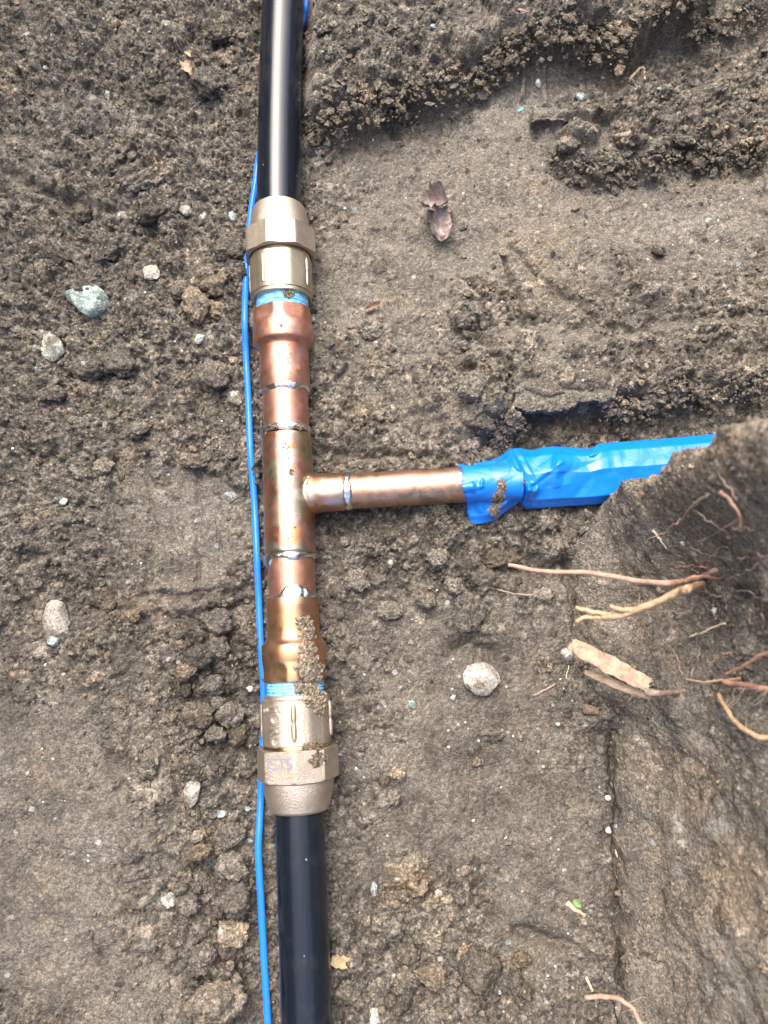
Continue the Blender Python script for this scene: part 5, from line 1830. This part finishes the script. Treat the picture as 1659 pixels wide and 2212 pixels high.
def span(name, a, b, za, zb, wpx, mat, label, cat, seed, **kw):
    """a strip whose ends lie at pixel a (height za) and pixel b (height zb)"""
    A_, B_ = at(*a, za), at(*b, zb)
    d_ = B_ - A_
    c = (A_ + B_) / 2
    L = float(np.linalg.norm(d_))
    return sheet(name, None, mat, label, cat, L, wpx * (CAM_H - (za + zb) / 2) / F, math.atan2(d_[1], d_[0]), kw.pop('curl', -0.25), kw.pop('twist', 0.2), seed, 0, p0=c, pitch=-math.asin(d_[2] / L), **kw)


span('bark_strip', (1232, 1390), (1403, 1480), 0.040, 0.075, 36, 'bark', 'broad strip of brown bark lying at the foot of the bank', 'bark', 3, curl=-0.10, crump=0.03, thick=0.0008, taper=0.8)
span('bark_strip', (1262, 1450), (1406, 1508), 0.036, 0.070, 17, 'bark', 'narrow pointed strip of brown bark below the broad one', 'bark', 9, curl=-0.12, crump=0.03, thick=0.0007, taper=0.15)
strand('root', [(1395, 1495, 0.074), (1420, 1498, 0.077), (1460, 1496, (0.002,)), (1480, 1490, (0.0,))], 0.0022, 0.0009, 'root_grey', 'dark stub joining the two bark strips to the bank', 'root')

# curled leaf: several folded lobes of one leaf
p = on_ground(942, 462)
leaf = empty('dry_leaf', p, 'curled grey brown dry leaf on the smooth soil right of the upper nut', 'leaf')


def leaf_piece(nm, a, b, za, zb, wpx, seed, mat='leaf', **kw):
    o = span(nm, a, b, p[2] + za, p[2] + zb, wpx, mat, None, None, seed, **kw)
    o.parent = leaf
    o.location = np.array(o.location) - p
    return o


leaf_piece('leaf_lobe', (918, 448), (968, 430), 0.008, 0.013, 52, 4, curl=0.75, crump=0.14, twist=0.9, nv=16)
leaf_piece('leaf_lobe', (925, 452), (972, 462), 0.005, 0.010, 54, 6, curl=-0.8, crump=0.14, twist=0.9, nv=16)
leaf_piece('leaf_lobe', (950, 448), (955, 520), 0.009, 0.003, 42, 7, curl=0.75, crump=0.12, twist=0.7, nv=16)
leaf_piece('leaf_lobe', (930, 470), (960, 508), 0.003, 0.007, 26, 8, curl=-0.6, crump=0.12, nv=14)
leaf_piece('leaf_stalk', (962, 428), (976, 420), 0.009, 0.012, 7, 10, curl=0.1)
p2 = on_ground(806, 662)
span('dry_leaf', (790, 671), (822, 655), p2[2] + 0.002, p2[2] + 0.005, 13, 'leaf_red', 'small folded reddish leaf scrap right of the upper adapter', 'leaf', 14, curl=0.5, crump=0.2)
p2 = on_ground(407, 145)
span('dry_leaf', (398, 136), (414, 162), p2[2] + 0.004, p2[2] + 0.006, 24, 'leaf_tan', 'crumpled pale tan leaf scrap left of the upper black pipe', 'leaf', 15, curl=0.4, crump=0.35)
p2 = on_ground(408, 118)
span('dry_leaf', (402, 112), (412, 122), p2[2] + 0.003, p2[2] + 0.005, 10, 'leaf_tan', 'tiny tan scrap above the crumpled tan leaf scrap', 'leaf', 16, curl=0.3, crump=0.3)
p2 = on_ground(740, 2078)
span('wood_chip', (716, 2074), (766, 2082), p2[2] + 0.004, p2[2] + 0.002, 24, 'chip', 'yellowish wood chip against the lower black pipe', 'wood chip', 17, curl=0.1, crump=0.1, thick=0.0016)
p2 = on_ground(1246, 1950)
span('leaf_scrap', (1238, 1946), (1256, 1956), p2[2] + 0.003, p2[2] + 0.004, 14, 'green', 'bright green leaf scrap on the short flat straw', 'leaf', 18, curl=0.4, crump=0.2)
p2 = on_ground(1054, 217)
span('plastic_chip', (1120, 240), (1130, 232), on_ground(1125, 236)[2] + 0.001, on_ground(1125, 236)[2] + 0.002, 7, 'sealant', 'tiny bright blue plastic chip on the scooped soil', 'plastic chip', 19, curl=0.2)
p2 = on_ground(1130, 22)
span('dry_leaf', (1118, 20), (1146, 26), on_ground(1130, 22)[2] + 0.002, on_ground(1130, 22)[2] + 0.003, 7, 'leaf_red', 'thin reddish leaf scrap on the lip near the top edge', 'leaf', 20, curl=0.3)
print('tris', sum(len(o.data.loop_triangles) if False else sum(len(p_.vertices) - 2 for p_ in o.data.polygons) for o in SC.objects if o.type == 'MESH' and len(o.data.polygons) < 5000), 'ground', len(ground.data.polygons) * 2, 'bank', len(bank.data.polygons) * 2)
